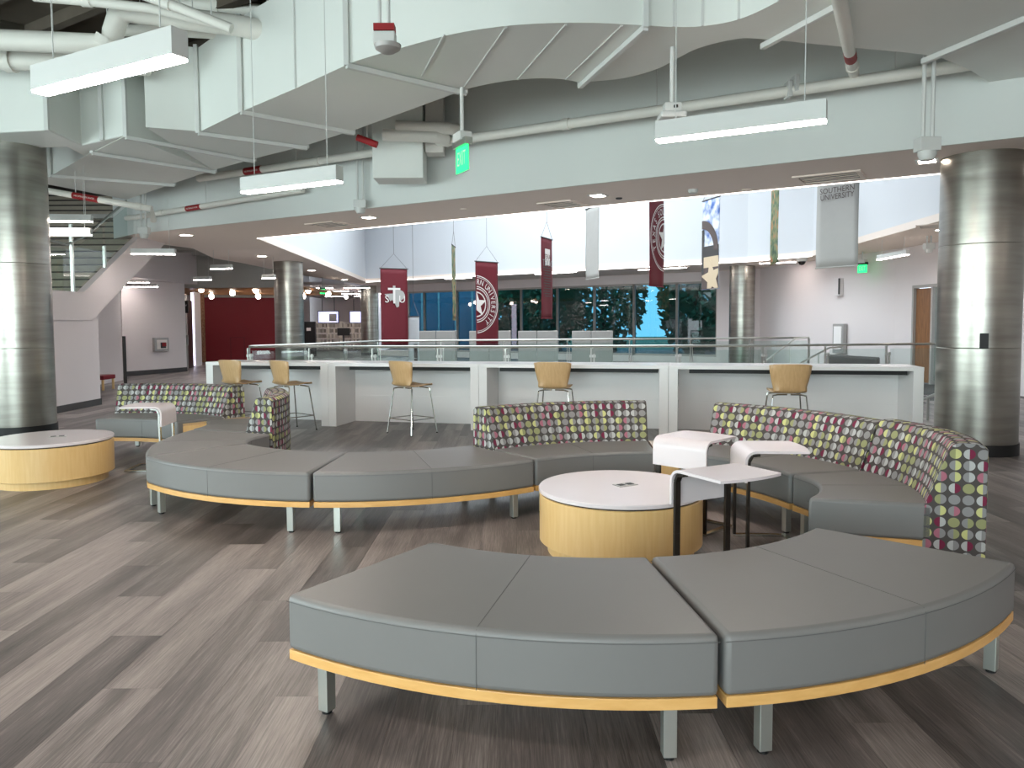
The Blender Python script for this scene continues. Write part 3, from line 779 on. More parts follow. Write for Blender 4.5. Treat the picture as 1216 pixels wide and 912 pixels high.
# ================================================================== RAILINGS
def railing(label, pts, spacing, z=1.07):
    pts = [Vector(p) for p in pts]
    t = thing('glass_railing', label, 'railing', (pts[0].x, pts[0].y, 0))
    B().tube([(p.x, p.y, z) for p in pts], .025, 10).obj('handrail', 'satin', t, smooth=True)
    for a, c in zip(pts[:-1], pts[1:]):
        L = (c-a).length; k = max(1, round(L/spacing)); d = (c-a).normalized(); n_ = Vector((-d.y, d.x))
        for i in range(k):
            p = a+d*(L*i/k); q = a+d*(L*(i+1)/k)
            ps = B(); 
            ps.box((p.x-d.x*.03, p.y-d.y*.03, .52), (.018, .05, 1.04), math.atan2(d.y, d.x)); ps.box((p.x+d.x*.03, p.y+d.y*.03, .46), (.018, .05, .92), math.atan2(d.y, d.x))
            po = ps.obj('post', 'satin', t)
            B().tube([(p.x, p.y, 1.03), (p.x, p.y, z)], .012, 8).obj('rail_bracket', 'satin', po)
            B().box((p.x, p.y, .88), (.12, .03, .05), math.atan2(d.y, d.x)).obj('glass_clamp', 'white_metal', po)
            B().prism([p+d*.06+n_*.006, q-d*.06+n_*.006, q-d*.06-n_*.006, p+d*.06-n_*.006], .06, .985).obj('glass_panel', 'rail_glass', t)
    p = pts[-1]; B().box((p.x, p.y, .52), (.05, .05, 1.04)).obj('post', 'satin', t)
    return t
railing('stainless and glass railing along the void just behind the white counter', [(-5.45, 15.55), (-.1, 14.55), (4.9, 14.55), (8.75, 15.05)], 1.5)
railing('glass railing across the far side of the void, before the grey booths', [(-5.5, 15.75), (-4.7, 17.1), (-3.6, 20.3), (-.2, 20.5), (8.6, 21.7)], 1.7)
# stair handrails going down at the right end of the void
t = thing('stair_handrail', 'pair of sloping steel handrails leading down into the void', 'handrail', (6.6, 18.2, 0))
B().tube([tuple(at(957, 401, 18.6)), tuple(at(944, 402, 18.6)), tuple(at(905, 432, 18.2)), tuple(at(860, 468, 18))], .022, 8).obj('rail', 'satin', t, smooth=True)
B().tube([tuple(at(1000, 412, 16.6)), tuple(at(985, 413, 16.6)), tuple(at(945, 434, 16.4)), tuple(at(900, 462, 16.2))], .022, 8).obj('rail', 'satin', t, smooth=True)
for x, y, Y in ((938, 408, 18.5), (918, 422, 18.3), (972, 420, 16.55), (955, 429, 16.45)):
    p = at(x, y, Y); B().tube([tuple(p), (p.x, p.y, p.z-1.2)], .014, 8).obj('baluster', 'satin', t, smooth=True)
t = thing('stair_handrail', 'low steel handrail with posts behind the counter end by the column', 'handrail', (6.1, 11.0, 0))
ra = at(1096, 474, 11.6); rb_ = at(1117, 466, 11.2); rc = Vector((rb_.x+.9, rb_.y, rb_.z))
B().tube([tuple(ra), tuple(rb_), tuple(rc)], .022, 8).obj('rail', 'satin', t, smooth=True)
for p in (ra.lerp(rb_, .3), rb_, rc): B().tube([tuple(p), (p.x, p.y, 0)], .02, 8).obj('post', 'satin', t, smooth=True)

# ================================================================== DUCTS
ZD, ZT = 4.0, 5.05
def gl(pts, z=ZD): return [gp(x, y, z) for x, y in pts]
near1 = gl([(46, 217), (100, 186), (150, 161)]); near2 = gl([(173, 151), (238, 156), (289, 131), (352, 104), (415, 75)])
far1 = gl([(151, 237), (205, 218), (253, 202), (300, 189), (362, 173), (418, 155), (484, 131), (550, 107)])
def crom(P, k=5):
    out = []
    for i in range(len(P)-1):
        p0, p1, p2, p3 = P[max(i-1, 0)], P[i], P[i+1], P[min(i+2, len(P)-1)]
        for j in range(k):
            u = j/k; out.append(.5*((2*p1)+(p2-p0)*u+(2*p0-5*p1+4*p2-p3)*u*u+(3*p1-p0-3*p2+p3)*u**3))
    return out+[P[-1]]
elN = gl([(415, 75), (450, 64), (490, 53), (540, 40), (590, 32), (640, 28), (700, 27), (765, 30)])
elF = gl([(550, 107), (565, 103), (590, 98), (615, 94.5), (640, 93), (660, 93.5), (675, 95), (690, 98)])
brN = gl([(765, 30), (800, 32), (834, 31), (877, 23), (923, 2), (950, -20)])
brF = gl([(690, 98), (740, 93), (780, 82), (805, 69), (830, 57), (870, 47), (902, 46), (984, 54), (1099, 65), (1130, 74), (1153, 84), (1185, 104), (1216, 118), (1270, 150)])
t = thing('air_duct', 'wide pale rectangular air duct sweeping across the ceiling with a curved elbow', 'duct', (-2, 9, ZD))
def duct_piece(name, N, Fr, z0=ZD, z1=ZT): return B().prism(N+Fr[::-1], z0, z1).obj(name, 'duct', t, smooth=True)
duct_piece('duct_section', near1, far1[:3]); duct_piece('duct_section', near2[:3]+[], far1[2:6], ZD, ZT)
duct_piece('duct_section', near2[2:], far1[5:], ZD-.004, ZT+.004)
duct_piece('duct_elbow', crom(elN), crom(elF))
duct_piece('duct_section', crom(brN+[Vector((2.45, 4.6)), Vector((2.6, 2.2))])+[Vector((6.8, 2.2)), Vector((7.8, 8.6))], crom(brF), ZD, ZT)
lb1 = gl([(-140, 162), (0, 158), (57, 155), (97, 173), (150, 161)]); lb2 = gl([(-140, 181), (0, 178), (79, 175), (100, 186)])
B().prism(lb1+lb2[::-1], ZD+.004, ZT-.01).obj('duct_branch', 'duct', t, bevel=.02)
def flange(pa, pb, up=True):
    a, c = gp(*pa, ZD), gp(*pb, ZD); d = (c-a).normalized(); a2 = a-d*.03; c2 = c+d*.03; b = B()
    b.beam((a2.x, a2.y, ZD-.03), (c2.x, c2.y, ZD-.03), .05, .05)
    if up: b.beam((a2.x, a2.y, ZD-.03), (a2.x, a2.y, ZT+.03), .05, .05)
    if up: b.beam((c2.x, c2.y, ZD-.03), (c2.x, c2.y, ZT+.03), .05, .05)
    b.obj('flange', 'white_metal', t, bevel=.004)
for pa, pb in (((415, 75), (550, 107)), ((289, 131), (418, 155)), ((238, 156), (362, 173)), ((152, 161), (300, 189)), ((112, 180), (253, 202)), ((62, 207), (205, 218)), ((765, 30), (690, 98))): flange(pa, pb)
for pa, pb in (((908, 50), (1000, 0)), ((1099, 68), (1216, 19))): flange(pa, pb, False)
for pa, pb in (((175, 152), (345, 176)), ((455, 108 if 0 else 62), (500, 124)), ):
    pass
for pa, pb in (((528, 41), (501, 90)), ((601, 32), (551, 104)), ((672, 29), (615, 94)), ((739, 30), (672, 94))):
    a, c = gp(*pa, ZD), gp(*pb, ZD); B().beam((a.x, a.y, ZD-.003), (c.x, c.y, ZD-.003), .018, .01).obj('elbow_seam', 'white_metal', t)
for N in (near2[3],):
    B().beam((N.x-.01, N.y-.01, ZD), (N.x-.01, N.y-.01, ZT), .012, .012).obj('side_seam', 'white_metal', t)
for pq in (brN[1], brN[2], brN[3]):
    B().beam((pq.x, pq.y-.006, ZD), (pq.x, pq.y-.006, ZT), .02, .012).obj('side_seam', 'white_metal', t)
for x, y in ((57, 155), (122, 167)):
    a = gp(x, y, ZD); B().beam((a.x, a.y-.02, ZD), (a.x, a.y-.02, ZT), .05, .04).obj('flange', 'white_metal', t)
# hangers from the deck
for p in (near1[1], far1[3], elN[4], elF[4]): B().tube([(p.x, p.y, ZT), (p.x, p.y, 5.6)], .008, 6).obj('hanger_rod', 'white_metal', t)
# second smaller duct tucked under the first at the far end
t2 = thing('air_duct', 'smaller pale duct stub with pipes under the large duct', 'duct', (-1.2, 10.6, 4.1))
q0 = at(445, 140, 11.2); q1 = at(505, 215, 11.2)
B().box(((q0.x+q1.x)/2, 11.2, (q0.z+q1.z)/2+.3), (q1.x-q0.x, .5, q0.z-q1.z+.6)).obj('duct_section', 'duct', t2, bevel=.01)
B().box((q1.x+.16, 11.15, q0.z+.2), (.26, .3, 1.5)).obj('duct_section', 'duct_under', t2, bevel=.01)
for yy, xx in ((150, 470), (160, 455)):
    p = at(xx, yy, 10.7); B().tube([tuple(p), (p.x+.75, 10.72, p.z-.03), (p.x+.85, 10.8, p.z-.03), (p.x+.86, 11.1, p.z)], .085, 12).obj('pipe_elbow', 'pipe', t2, smooth=True)
B().tube([(q1.x, 11.2, q0.z+.6), (q1.x, 11.2, 5.6)], .01, 6).obj('hanger_rod', 'white_metal', t2)

# ================================================================== PIPES
def pipe(label, pts, r, collars=(), hang=()):
    t = thing('ceiling_pipe', label, 'pipe', tuple(pts[0]))
    B().tube(pts, r, 14).obj('pipe_run', 'pipe', t, smooth=True)
    for k in collars:
        L = len(pts)-1; i = min(int(k*L), L-1); p = Vector(pts[i]).lerp(Vector(pts[i+1]), k*L-i); d = (Vector(pts[i+1])-Vector(pts[i])).normalized()
        B().tube([p-d*.05, p+d*.05], r*1.22, 14).obj('coupling', 'pipe', t, smooth=True)
    for k in hang:
        L = len(pts)-1; i = min(int(k*L), L-1); p = Vector(pts[i]).lerp(Vector(pts[i+1]), k*L-i)
        B().tube([p, (p.x, p.y, 5.6)], .007, 6).obj('hanger_rod', 'white_metal', t)
    return t
def near_fascia(x, y, dist): return pl(x, y, FL-FN*dist, FN)
pa = near_fascia(236, 212, .45); pb = near_fascia(1216, 67, .45); pe = pb+(pb-pa).normalized()*4
main = pipe('long white sprinkler pipe running the length of the grey fascia', [pa, pb, pe], .062, (.12, .3), (.1, .35, .455, .7))
def label_band(par, p0, p1, k, r, tx, flip=1, Ls=.42):
    p0, p1 = Vector(p0), Vector(p1); p = p0.lerp(p1, k); d = (p1-p0).normalized()
    lb = B().tube([p-d*Ls/2, p+d*Ls/2], r*1.04, 16).obj('pipe_label', 'red_label', par, smooth=True)
    # lettering on the camera side
    nrm = Vector((-d.y, d.x, 0)).normalized()
    if nrm.dot(-p) < 0: nrm = -nrm
    xa = d if Vector((nrm.y*-1, nrm.x, 0)).dot(d) > -2 else d
    up = Vector((0, 0, 1)); view = (Vector((0, 0, H))-p).normalized()
    yv = d.cross(view); yv = -yv if yv.z < 0 else yv; yv.normalize(); nv = d.cross(yv) if d.cross(yv).dot(view) > 0 else -d.cross(yv)
    M = Matrix(((d.x, -nv.x, yv.x, p.x+nv.x*r*1.06), (d.y, -nv.y, yv.y, p.y+nv.y*r*1.06), (d.z, -nv.z, yv.z, p.z+nv.z*r*1.06), (0, 0, 0, 1)))
    B(M).text('FIRE SPRINKLER WATER', .038*Ls/.42, sx=.82).obj('label_lettering', 'print_white', lb)
label_band(main, pa, pb, .118, .062, 'FIRE SPRINKLER WATER')
pc, pd = near_fascia(160, 258, .2), near_fascia(345, 228, .2)
pp = pipe('thin white sprinkler pipe along the fascia under the long pipe', [at(150, 259, 15.4), pc, pd, pd+(pd-pc).normalized()*.3], .05, (.4,), (.5,))
label_band(pp, pc, pd, .42, .05, '')
pp = pipe('white sprinkler pipe below the far end of the large duct', [at(30, 222, 12.2), at(180, 248, 12.2), at(182, 262, 12.4)], .05, (.45,), (.2,))
label_band(pp, at(30, 222, 12.2), at(180, 248, 12.2), .48, .05, '')
pg = near_fascia(1014, 88, .45); ph = at(985, -60, 4.6)
pp = pipe('white pipe dropping steeply from the ceiling to the long sprinkler pipe', [ph, pg], .055, (.9,), ())
q = ph.lerp(pg, .72); q2 = ph.lerp(pg, .8); B().tube([q, q2], .058, 14).obj('pipe_label', 'red_label', pp, smooth=True)
q = near_fascia(236, 212, .45)
pipe('short red valve pipe beside the duct stub', [at(424, 163, 10.3), at(448, 172, 10.3)], .045, (), (.5,))
o = [o for o in COL.objects if o.name.startswith('pipe_run')][-1]; o.data.materials[0] = MATS['red_label']
# upper left pipes near the deck
PT = [('thick white pipe with an upward jog under the dark ceiling deck', [(-60, 45), (60, 50), (126, 53), (134, 40), (140, 20), (152, 14), (280, 30), (350, 44)], .115, 8.6),
      ('thick white pipe just above the duct branch', [(-60, 70), (60, 72), (175, 78)], .12, 9.2),
      ('white pipe crossing behind the pendant light rod', [(140, 36), (200, 36), (300, 42), (345, 48)], .07, 9.4),
      ('slim white pipe crossing the deck above the duct', [(40, -4), (110, 2), (180, 10), (265, 30)], .05, 8.2),
      ('slim slanting white pipe under the deck', [(170, -6), (215, 10), (275, 34)], .05, 7.8),
      ('white pipe in front of the deck beside the duct top', [(190, 0), (300, 12), (360, 20)], .08, 9.6)]
for lb, pts, r, Y in PT:
    P = [at(x, y, Y) for x, y in pts]; pipe(lb, P, r, (.3,), (.15, .8))

# ================================================================== PENDANT LIGHTS AND CEILING GEAR
LD = Vector((math.cos(RAD(-28)), math.sin(RAD(-28)), 0))
GP_ = 'long white pendant lights'
def pendant(label, p, L=1.22, h=.14, w=.1, top=5.6, d=LD, mat='led', rods=True, group=None):
    p = Vector(p); t = thing('pendant_light', label, 'light', (p.x, p.y, p.z), group); q = p+d*L
    B().beam(p+Vector((0, 0, h/2+.012)), q+Vector((0, 0, h/2+.012)), w, h).obj('housing', 'white_metal', t, bevel=.002)
    B().beam(p+d*.006+Vector((0, 0, .006)), q-d*.006+Vector((0, 0, .006)), w*.94, .014).obj('diffuser', mat, t)
    if rods:
        for k in (.12, .88):
            r = p+d*L*k; B().tube([r+Vector((0, 0, h)), (r.x, r.y, top)], .004, 6).obj('suspension_rod', 'white_metal', t)
    return t
pendant('white linear pendant light hanging before the large duct', at(47, 112, 4.47))
pendant('white linear pendant light below the red labelled sprinkler pipe', at(290, 230, 7.5))
pendant('white linear pendant light hanging before the grey fascia, under the sprinkler pipe', at(780, 169, 5.9))
# unseen pendant lamps added overhead and behind the viewpoint to brighten the lounge
for i, (x, y) in enumerate([(-2.6, 1.6), (1.6, -.8), (4.6, 1.4), (-5.6, -1.2), (-.4, -3.6), (-7.6, 3.4), (8.8, 2.2), (7.6, -2.0)]):
    pendant('added unseen linear pendant light that brightens the open lounge floor', (x, y, 2.95), group='added unseen pendant lights')
HL = [((44, 263, 11.7), .8, 'small linear pendant light at the steel column, above the other by the stair'), ((44, 279, 11.9), .8, 'small linear pendant light at the steel column, just over the stair rail'),
      ((156, 302, 14.6), .8, 'linear pendant light at the top of the white stair stringer'), ((251, 320, 19.0), .62, 'linear pendant light over the hall nearest the steel column'),
      ((231, 333, 22.5), .6, 'linear pendant light over the hall before the wood ceiling'), ((312, 331, 21.0), .4, 'linear pendant light touching the steel column edge by the wood ceiling')]
for (x, y, Y), L, lb in HL:
    pendant(lb, at(x, y, Y), L, .1, .1, 3.998, Vector((math.cos(RAD(8)), math.sin(RAD(8)), 0)) if Y < 16 else Vector((math.cos(RAD(-20)), math.sin(RAD(-20)), 0)), 'led_far')
for x0, x1, y, lb in ((148, 187, 341, 'longer linear light strip above the white hall wall'), (152, 177, 336, 'shorter linear light strip above the white hall wall')):
    p = at(x0, y, 21.6 if y > 338 else 22.4); q = at(x1, y, 21.6 if y > 338 else 22.4); pendant(lb, p, (q-p).length, .08, .09, 2.9+.0, (q-p).normalized(), 'led_far', True)
# recessed lamps and vents in the soffit
def downlight(x, y, lb, z=3.4):
    p = gp(x, y, z); t = thing('recessed_light', lb, 'light', (p.x, p.y, z), 'recessed lights in the soffit')
    B().box((p.x, p.y, z-.004), (.24, .24, .008), UA).obj('trim_ring', 'white_metal', t); B().box((p.x, p.y, z-.010), (.17, .17, .006), UA).obj('lens', 'downlight', t)
for x, y, lb in ((710, 232, 'square recessed light in the soffit next to the square vent'), (438, 258, 'square recessed light in the soffit near the left vent'), (1101, 191, 'square recessed light in the soffit close to the steel column'),
                 (221, 279, 'square recessed light in the soffit at its hall end'), (311, 304, 'square recessed light in the soffit above the steel column'), (370, 321, 'square recessed light in the soffit before the library'), (409, 332, 'square recessed light in the soffit nearest the library'), (1117, 273, 'square recessed light in the soffit beyond the void')):
    downlight(x, y, lb)
def vent(x, y, sx, lb):
    p = gp(x, y, 3.4); t = thing('ceiling_vent', lb, 'vent', (p.x, p.y, 3.4)); fx = frame((p.x, p.y, 3.4), UA)
    f = B(fx)
    for a, c, e, d in ((0, -.27, .6*sx, .06), (0, .27, .6*sx, .06)): f.box((a, c, -.01), (e, d, .02))
    for a in (-1, 1): f.box((a*(.3*sx-.03), 0, -.01), (.06, .48, .02))
    f.obj('vent_frame', 'soffit', t); B(fx).box((0, 0, -.003), (.6*sx-.12, .48, .006)).obj('vent_throat', 'dark_trim', t)
    for k in (-.12, 0, .12): B(fx).box((0, k, -.012), (.6*sx-.14, .05, .006)).obj('vent_blade', 'soffit', t)
vent(668, 242, 1.0, 'square ceiling vent in the soffit near the recessed light'); vent(985, 210, 1.35, 'wide ceiling vent in the soffit over the grey lettered banner'); vent(392, 266, 1.2, 'ceiling vent in the soffit at the left end of the light cove'); vent(1107, 268, .9, 'ceiling vent beyond the void next to the column')
def disc(name, x, y, z, r, h, lb, cat, mat='white_metal'):
    p = gp(x, y, z); o = B().lathe([(r*.8, z-h), (r, z-h*.6), (r, z)], p, 20).obj(name, mat, None, smooth=True); return tag(o, lb, cat)
disc('smoke_detector', 823, 225, 3.4, .07, .05, 'small white smoke detector on the soffit before the photo banner', 'detector'); disc('cover_plate', 551, 248, 3.4, .06, .015, 'flat round cover plate on the soffit beside the exit sign', 'cover plate', 'soffit')
disc('cover_plate', 887, 225, 3.4, .07, .02, 'round sprinkler cover on the soffit by the mosaic banner', 'cover plate', 'soffit')
disc('cover_plate', 735, 235, 3.4, .05, .02, 'dark round sprinkler cover beside the square recessed light', 'cover plate', 'dark_trim')
# conduit drops with detectors on the fascia
def drop(x, y, Y, top, lb, n=2, box=True, h=.13):
    p = at(x, y, Y) if Y else near_fascia(x, y, .17); t = thing('conduit_drop', lb, 'detector', (p.x, p.y, p.z))
    for k in range(n): B().tube([(p.x+(k-.5)*.09, p.y, p.z+.1), (p.x+(k-.5)*.09, p.y, top)], .02, 8).obj('conduit', 'white_metal', t, smooth=True)
    B().box((p.x, p.y, p.z+.05), (.2, .14, h)).obj('junction_box', 'white_metal', t, bevel=.006)
    B().lathe([(.06, p.z-.1), (.085, p.z-.05), (.085, p.z-.015)], (p.x, p.y), 16).obj('sensor_head', 'white_metal', t, smooth=True)
drop(1101, 178, 7.4, 5.6, 'white sensor on twin conduits in front of the fascia near the column')
drop(428, 246, 0, 5.6, 'white sensor on twin conduits in front of the fascia below the duct')
drop(171, 277, 14.8, 5.6, 'white sensor on twin conduits at the stair end of the fascia')
# fire alarm strobe
p = at(457, 50, 5.6); t = thing('alarm_strobe', 'white and red fire alarm strobe hanging below the duct elbow', 'alarm', (p.x, p.y, p.z))
B().box((p.x, p.y, p.z+.02), (.16, .1, .09)).obj('strobe_body', 'white_metal', t, bevel=.008); B().box((p.x, p.y-.002, p.z+.095), (.15, .09, .05)).obj('red_cap', 'red_label', t)
B().lathe([(.05, p.z-.075), (.09, p.z-.05), (.1, p.z-.022)], (p.x+.02, p.y), 20).obj('strobe_lens', 'silver_box', t, smooth=True)
for k in (-.035, .03): B().tube([(p.x+k, p.y, p.z+.12), (p.x+k, p.y, 5.6)], .013, 8).obj('conduit', 'white_metal', t)
# exit signs
def exit_sign(lb, p, yaw, sx, sz, top, dark=False):
    t = thing('exit_sign', lb, 'sign', tuple(p)); fx = frame(p, yaw)
    B(fx).box((0, 0, .0), (sx, .012, sz)).obj('sign_panel', 'exit_green', t)
    B(fx).box((0, 0, 0), (sx*1.08, .006, sz*1.1)).obj('clear_edge', 'rail_glass', t)
    B(fx).text('EXIT', sz*.8, (0, 0), sx=sx/sz/2.3, y=-.008).obj('lettering', 'print_white', t)
    B(fx).box((0, 0, sz*.62), (sx*1.1, .09, sz*.28)).obj('sign_housing', 'satin' if not dark else 'black', t, bevel=.004)
    if top:
        B(fx).box((0, 0, sz*.86), (.2, .13, .09)).obj('junction_box', 'white_metal', t, bevel=.004)
        B(fx).tube([(0, 0, sz*.9), (0, 0, top-p[2])], .02, 8).obj('conduit', 'white_metal', t, smooth=True)
exit_sign('green exit sign hanging from the duct on a white conduit', at(549, 189, 7.9), RAD(-62), .3, .26, 3.96)
exit_sign('green exit sign on the white wall near the wooden door', at(1024, 319, 20.3), RAD(-55), .26, .22, 3.4, True)
exit_sign('tiny green exit sign in front of the library lights', at(383, 346, 30), RAD(40), .22, .2, 3.4, True)
# emergency light unit by the third pendant
p = at(798, 138, 6.9); t = thing('emergency_light', 'white emergency lighting unit above the linear pendant, on a conduit', 'light', tuple(p))
B().box((p.x, p.y, p.z), (.24, .2, .06)).obj('unit_body', 'white_metal', t, bevel=.02); B().box((p.x, p.y, p.z+.07), (.15, .12, .08)).obj('junction_box', 'white_metal', t, bevel=.005)
B().lathe([(.02, p.z+.06), (.02, p.z+.08)], (p.x+.02, p.y-.07), 12).obj('knockout', 'black', t); B().tube([(p.x, p.y, p.z+.1), (p.x, p.y, 3.998)], .022, 8).obj('conduit', 'white_metal', t)
for x, y in ((936, 107), (944, 100)):
    p = near_fascia(x, y, .45); B().box((p.x, p.y, p.z), (.05, .16, .18)).obj('pipe_clamp', 'white_metal', main, bevel=.01)

# ================================================================== BANNERS
def banner(label, x0, x1, y0, y1, Y, side, mat, top=8.6, width=.86):
    c = at((x0+x1)/2, y1, Y); zt = at((x0+x1)/2, y0, Y).z; w = width
    al = math.atan2(c.x, c.y); app = abs(at(x1, y0, Y).x-at(x0, y0, Y).x)*math.cos(al)
    yaw = -al+side*math.acos(min(1, app/w))
    t = thing('hanging_banner', label, 'banner', (c.x, c.y, c.z)); fx = frame((c.x, c.y, 0), yaw); h = zt-c.z
    N = 9; M_ = 15; vs = []; fs = []
    for j in range(M_):
        for i in range(N):
            u = -1+2*i/(N-1); v = j/(M_-1)
            vs.append((u*w/2, .012*math.sin(u*3+v*5)*(1-v*.7), c.z+h*v))
    fs = [(j*N+i, j*N+i+1, (j+1)*N+i+1, (j+1)*N+i) for j in range(M_-1) for i in range(N-1)]
    o = B(fx).add(vs, fs).obj('banner_cloth', mat, t, smooth=True); md = o.modifiers.new('solid', 'SOLIDIFY'); md.thickness = .006; md.offset = 1
    B(fx).tube([(-w/2-.03, 0, zt), (w/2+.03, 0, zt)], .016, 8).obj('top_pole', 'dark_trim', t); B(fx).tube([(-w/2-.01, 0, c.z), (w/2+.01, 0, c.z)], .014, 8).obj('bottom_pole', mat, t)
    a = B(fx).tube([(-w/2, 0, zt), (0, 0, zt+.45), (w/2, 0, zt)], .005, 5).obj('hanging_cord', 'print_dark', t)
    B(fx).tube([(0, 0, zt+.45), (0, 0, top)], .005, 5).obj('hanging_wire', 'print_dark', t)
    return t, fx, w, c.z, zt
def ring(b, c, r0, r1, a0, a1, y, n=40):
    vs = []; 
    for i in range(n+1):
        a = RAD(a0+(a1-a0)*i/n); vs += [(c[0]+r0*math.cos(a), y, c[1]+r0*math.sin(a)), (c[0]+r1*math.cos(a), y, c[1]+r1*math.sin(a))]
    b.add(vs, [(2*i, 2*i+1, 2*i+3, 2*i+2) for i in range(n)])
def star(c, r, a=90, k=.42, n=5):
    return [(c[0]+(r if i % 2 == 0 else r*k)*math.cos(RAD(a+i*180/n)), c[1]+(r if i % 2 == 0 else r*k)*math.sin(RAD(a+i*180/n))) for i in range(2*n)]
def clipx(poly, lim, side):
    out = []
    for i in range(len(poly)):
        p, q = poly[i], poly[(i+1) % len(poly)]; a, c = (p[0]-lim)*side, (q[0]-lim)*side
        if a >= 0: out.append(p)
        if a*c < 0: k = a/(a-c); out.append((p[0]+(q[0]-p[0])*k, p[1]+(q[1]-p[1])*k))
    return out
# 1 state emblem banner
t, fx, w, z0, z1 = banner('maroon banner with a pale state outline emblem and letters', 453, 485, 319, 411, 23, 1, 'maroon')
h = z1-z0
tex = [(-.13, 1), (.1, 1), (.1, .62), (.25, .58), (.55, .6), (.82, .5), (1, .2), (.95, -.1), (.7, -.3), (.45, -.5), (.42, -.9), (.2, -1), (.02, -.62), (-.2, -.3), (-.4, -.42), (-.6, -.1), (-.95, .22), (-.13, .28)]
S = w*.37; cz = z1-h*.36
b = B(fx); b.shape([(x*S*1.05, cz+y*S*1.05) for x, y in tex], -.022, -.016); b.obj('emblem_outline', 'grey_banner', t)
b = B(fx); b.text('T', w*.8, (-.01, cz), y=-.026); b.obj('emblem_letter', 'print_white', t)
b = B(fx); b.text('S', w*.36, (-w*.28, cz-w*.1), y=-.026); b.text('U', w*.36, (w*.28, cz-w*.1), y=-.026); b.obj('emblem_letter', 'print_white', t)
# 2 pale blue banner
t, fx, w, z0, z1 = banner('narrow pale blue banner with dark marks beside the maroon emblem banner', 485.5, 498, 376, 434, 22, -1, 'wall_bright')
b = B(fx)
for k, s_ in ((.36, .3), (.3, .22), (.23, .3), (.1, .18), (.03, .26)): b.box((w*.22, -.02, z0+(z1-z0)*k), (w*.3, .006, w*s_*.8))
b.obj('print_marks', 'print_dark', t)
# 3 edge-on banner
t, fx, w, z0, z1 = banner('grey green banner seen almost edge on between the two large maroon banners', 537.5, 541.5, 292, 380, 23.5, 1, 'print_mosaic')
# 4 seal banner (right half)
def seal(t, fx, c, R, side, lim, words, w):
    b = B(fx); a0, a1 = (-88, 88) if side > 0 else (92, 268)
    ring(b, c, R*.97, R, a0, a1, -.02); ring(b, c, R*.6, R*.63, a0, a1, -.02); ring(b, c, R*.92, R*.935, a0, a1, -.02)
    ring(b, c, R*.40, R*.56, a0, a1, -.0195)
    pts = clipx(star(c, R*.46), lim, side); b.obj('seal_ring', 'print_white', t)
    d = B(fx); ring(d, c, R*.44, R*.53, a0, a1, -.021); d.obj('seal_band', 'maroon', t)
    d = B(fx); d.shape(pts, -.03, -.024); d.obj('seal_star', 'print_white', t)
    b = B(fx)
    for ch, a in words:
        r = R*.77; x, z = c[0]+r*math.cos(RAD(a)), c[1]+r*math.sin(RAD(a))
        b.text(ch, R*.27, (x, z), RAD(a-90), y=-.02, sx=.85)
    b.obj('seal_lettering', 'print_white', t)
t, fx, w, z0, z1 = banner('maroon banner with the right half of a round white seal', 565.5, 592, 311, 412, 22, 1, 'maroon')
h = z1-z0; R = w*.97
wrd = [(ch, 84-i*12.6) for i, ch in enumerate('RN')]+[(ch, 52-i*11.6) for i, ch in enumerate('UNIVERSITY')]
seal(t, fx, (-w/2+.005, z1-h*.5), R, 1, -w/2+.005, wrd, w)
# 5 slim maroon banner
t, fx, w, z0, z1 = banner('slim maroon banner with a small white square logo and faded print', 643, 656, 283, 378, 21, 1, 'maroon')
h = z1-z0; b = B(fx); b.box((0, -.02, z1-h*.235), (w*.44, .006, w*.52)); b.obj('logo_square', 'print_white', t)
b = B(fx); b.text('TEXAS', w*.22, (0, z1-h*.235), y=-.026); b.obj('logo_lettering', 'maroon', t)
b = B(fx); b.text('TEXAS', w*.3, (0, z1-h*.315), y=-.02); b.obj('banner_lettering', 'print_grey', t)
b = B(fx)
for k in range(12): b.box(((k % 3-1)*w*.04, -.018, z1-h*(.37+.032*k)), (w*(.7-.06*(k % 4)), .004, h*.012))
b.obj('faded_print', 'print_dark', t)
# 6 plain grey
banner('plain pale grey banner hanging beside the light cove', 695.5, 711, 246, 331, 20, -1, 'grey_banner')
# 7 seal banner (left half)
t, fx, w, z0, z1 = banner('maroon banner with the left half of a round white seal', 771, 788, 218, 340, 18.5, 1, 'maroon')
h = z1-z0; R = w*.97
wl_ = [(ch, 206-i*15) for i, ch in enumerate('TEXAS')]+[(ch, 124-i*14) for i, ch in enumerate('SOU')]
seal(t, fx, (w/2-.005, at(779, 281, 18.5).z), R, -1, w/2-.005, wl_, w)
# 8 photo banner
t, fx, w, z0, z1 = banner('photo banner with cloudy sky, a dark arch and a pale star', 833.5, 853.5, 236, 343, 20, -1, 'print_sky')
h = z1-z0
b = B(fx); b.box((0, -.017, z0+h*.30), (w, .004, h*.12)); b.obj('print_ground', 'concrete_tan', t)
b = B(fx); b.box((w*.05, -.018, z0+h*.42), (w*.9, .004, h*.12)); b.box((-w*.44, -.019, z0+h*.42), (w*.12, .004, h*.5))
arcp = B(fx); ring(arcp, (-w*.5, z0+h*.42), w*.72, w*.98, 0, 90, -.022, 16); arcp.obj('print_arch', 'print_dark', t); b.obj('print_building', 'dark_trim', t)
b = B(fx); b.box((0, -.016, z0+h*.12), (w, .004, h*.24)); b.obj('print_floor', 'print_dark', t)
b = B(fx); sp = clipx(clipx(star((w*.1, z0+h*.12), w*.62, 100), -w/2, 1), w/2, -1); sp = [(q, p) for p, q in clipx([(q, p) for p, q in sp], z0+.01, 1)]; b.shape(sp, -.026, -.02); b.obj('print_star', 'concrete_tan', t)
# 9 mosaic banner
banner('narrow green and orange mosaic print banner', 914.5, 923.5, 215, 313, 19, -1, 'print_mosaic')
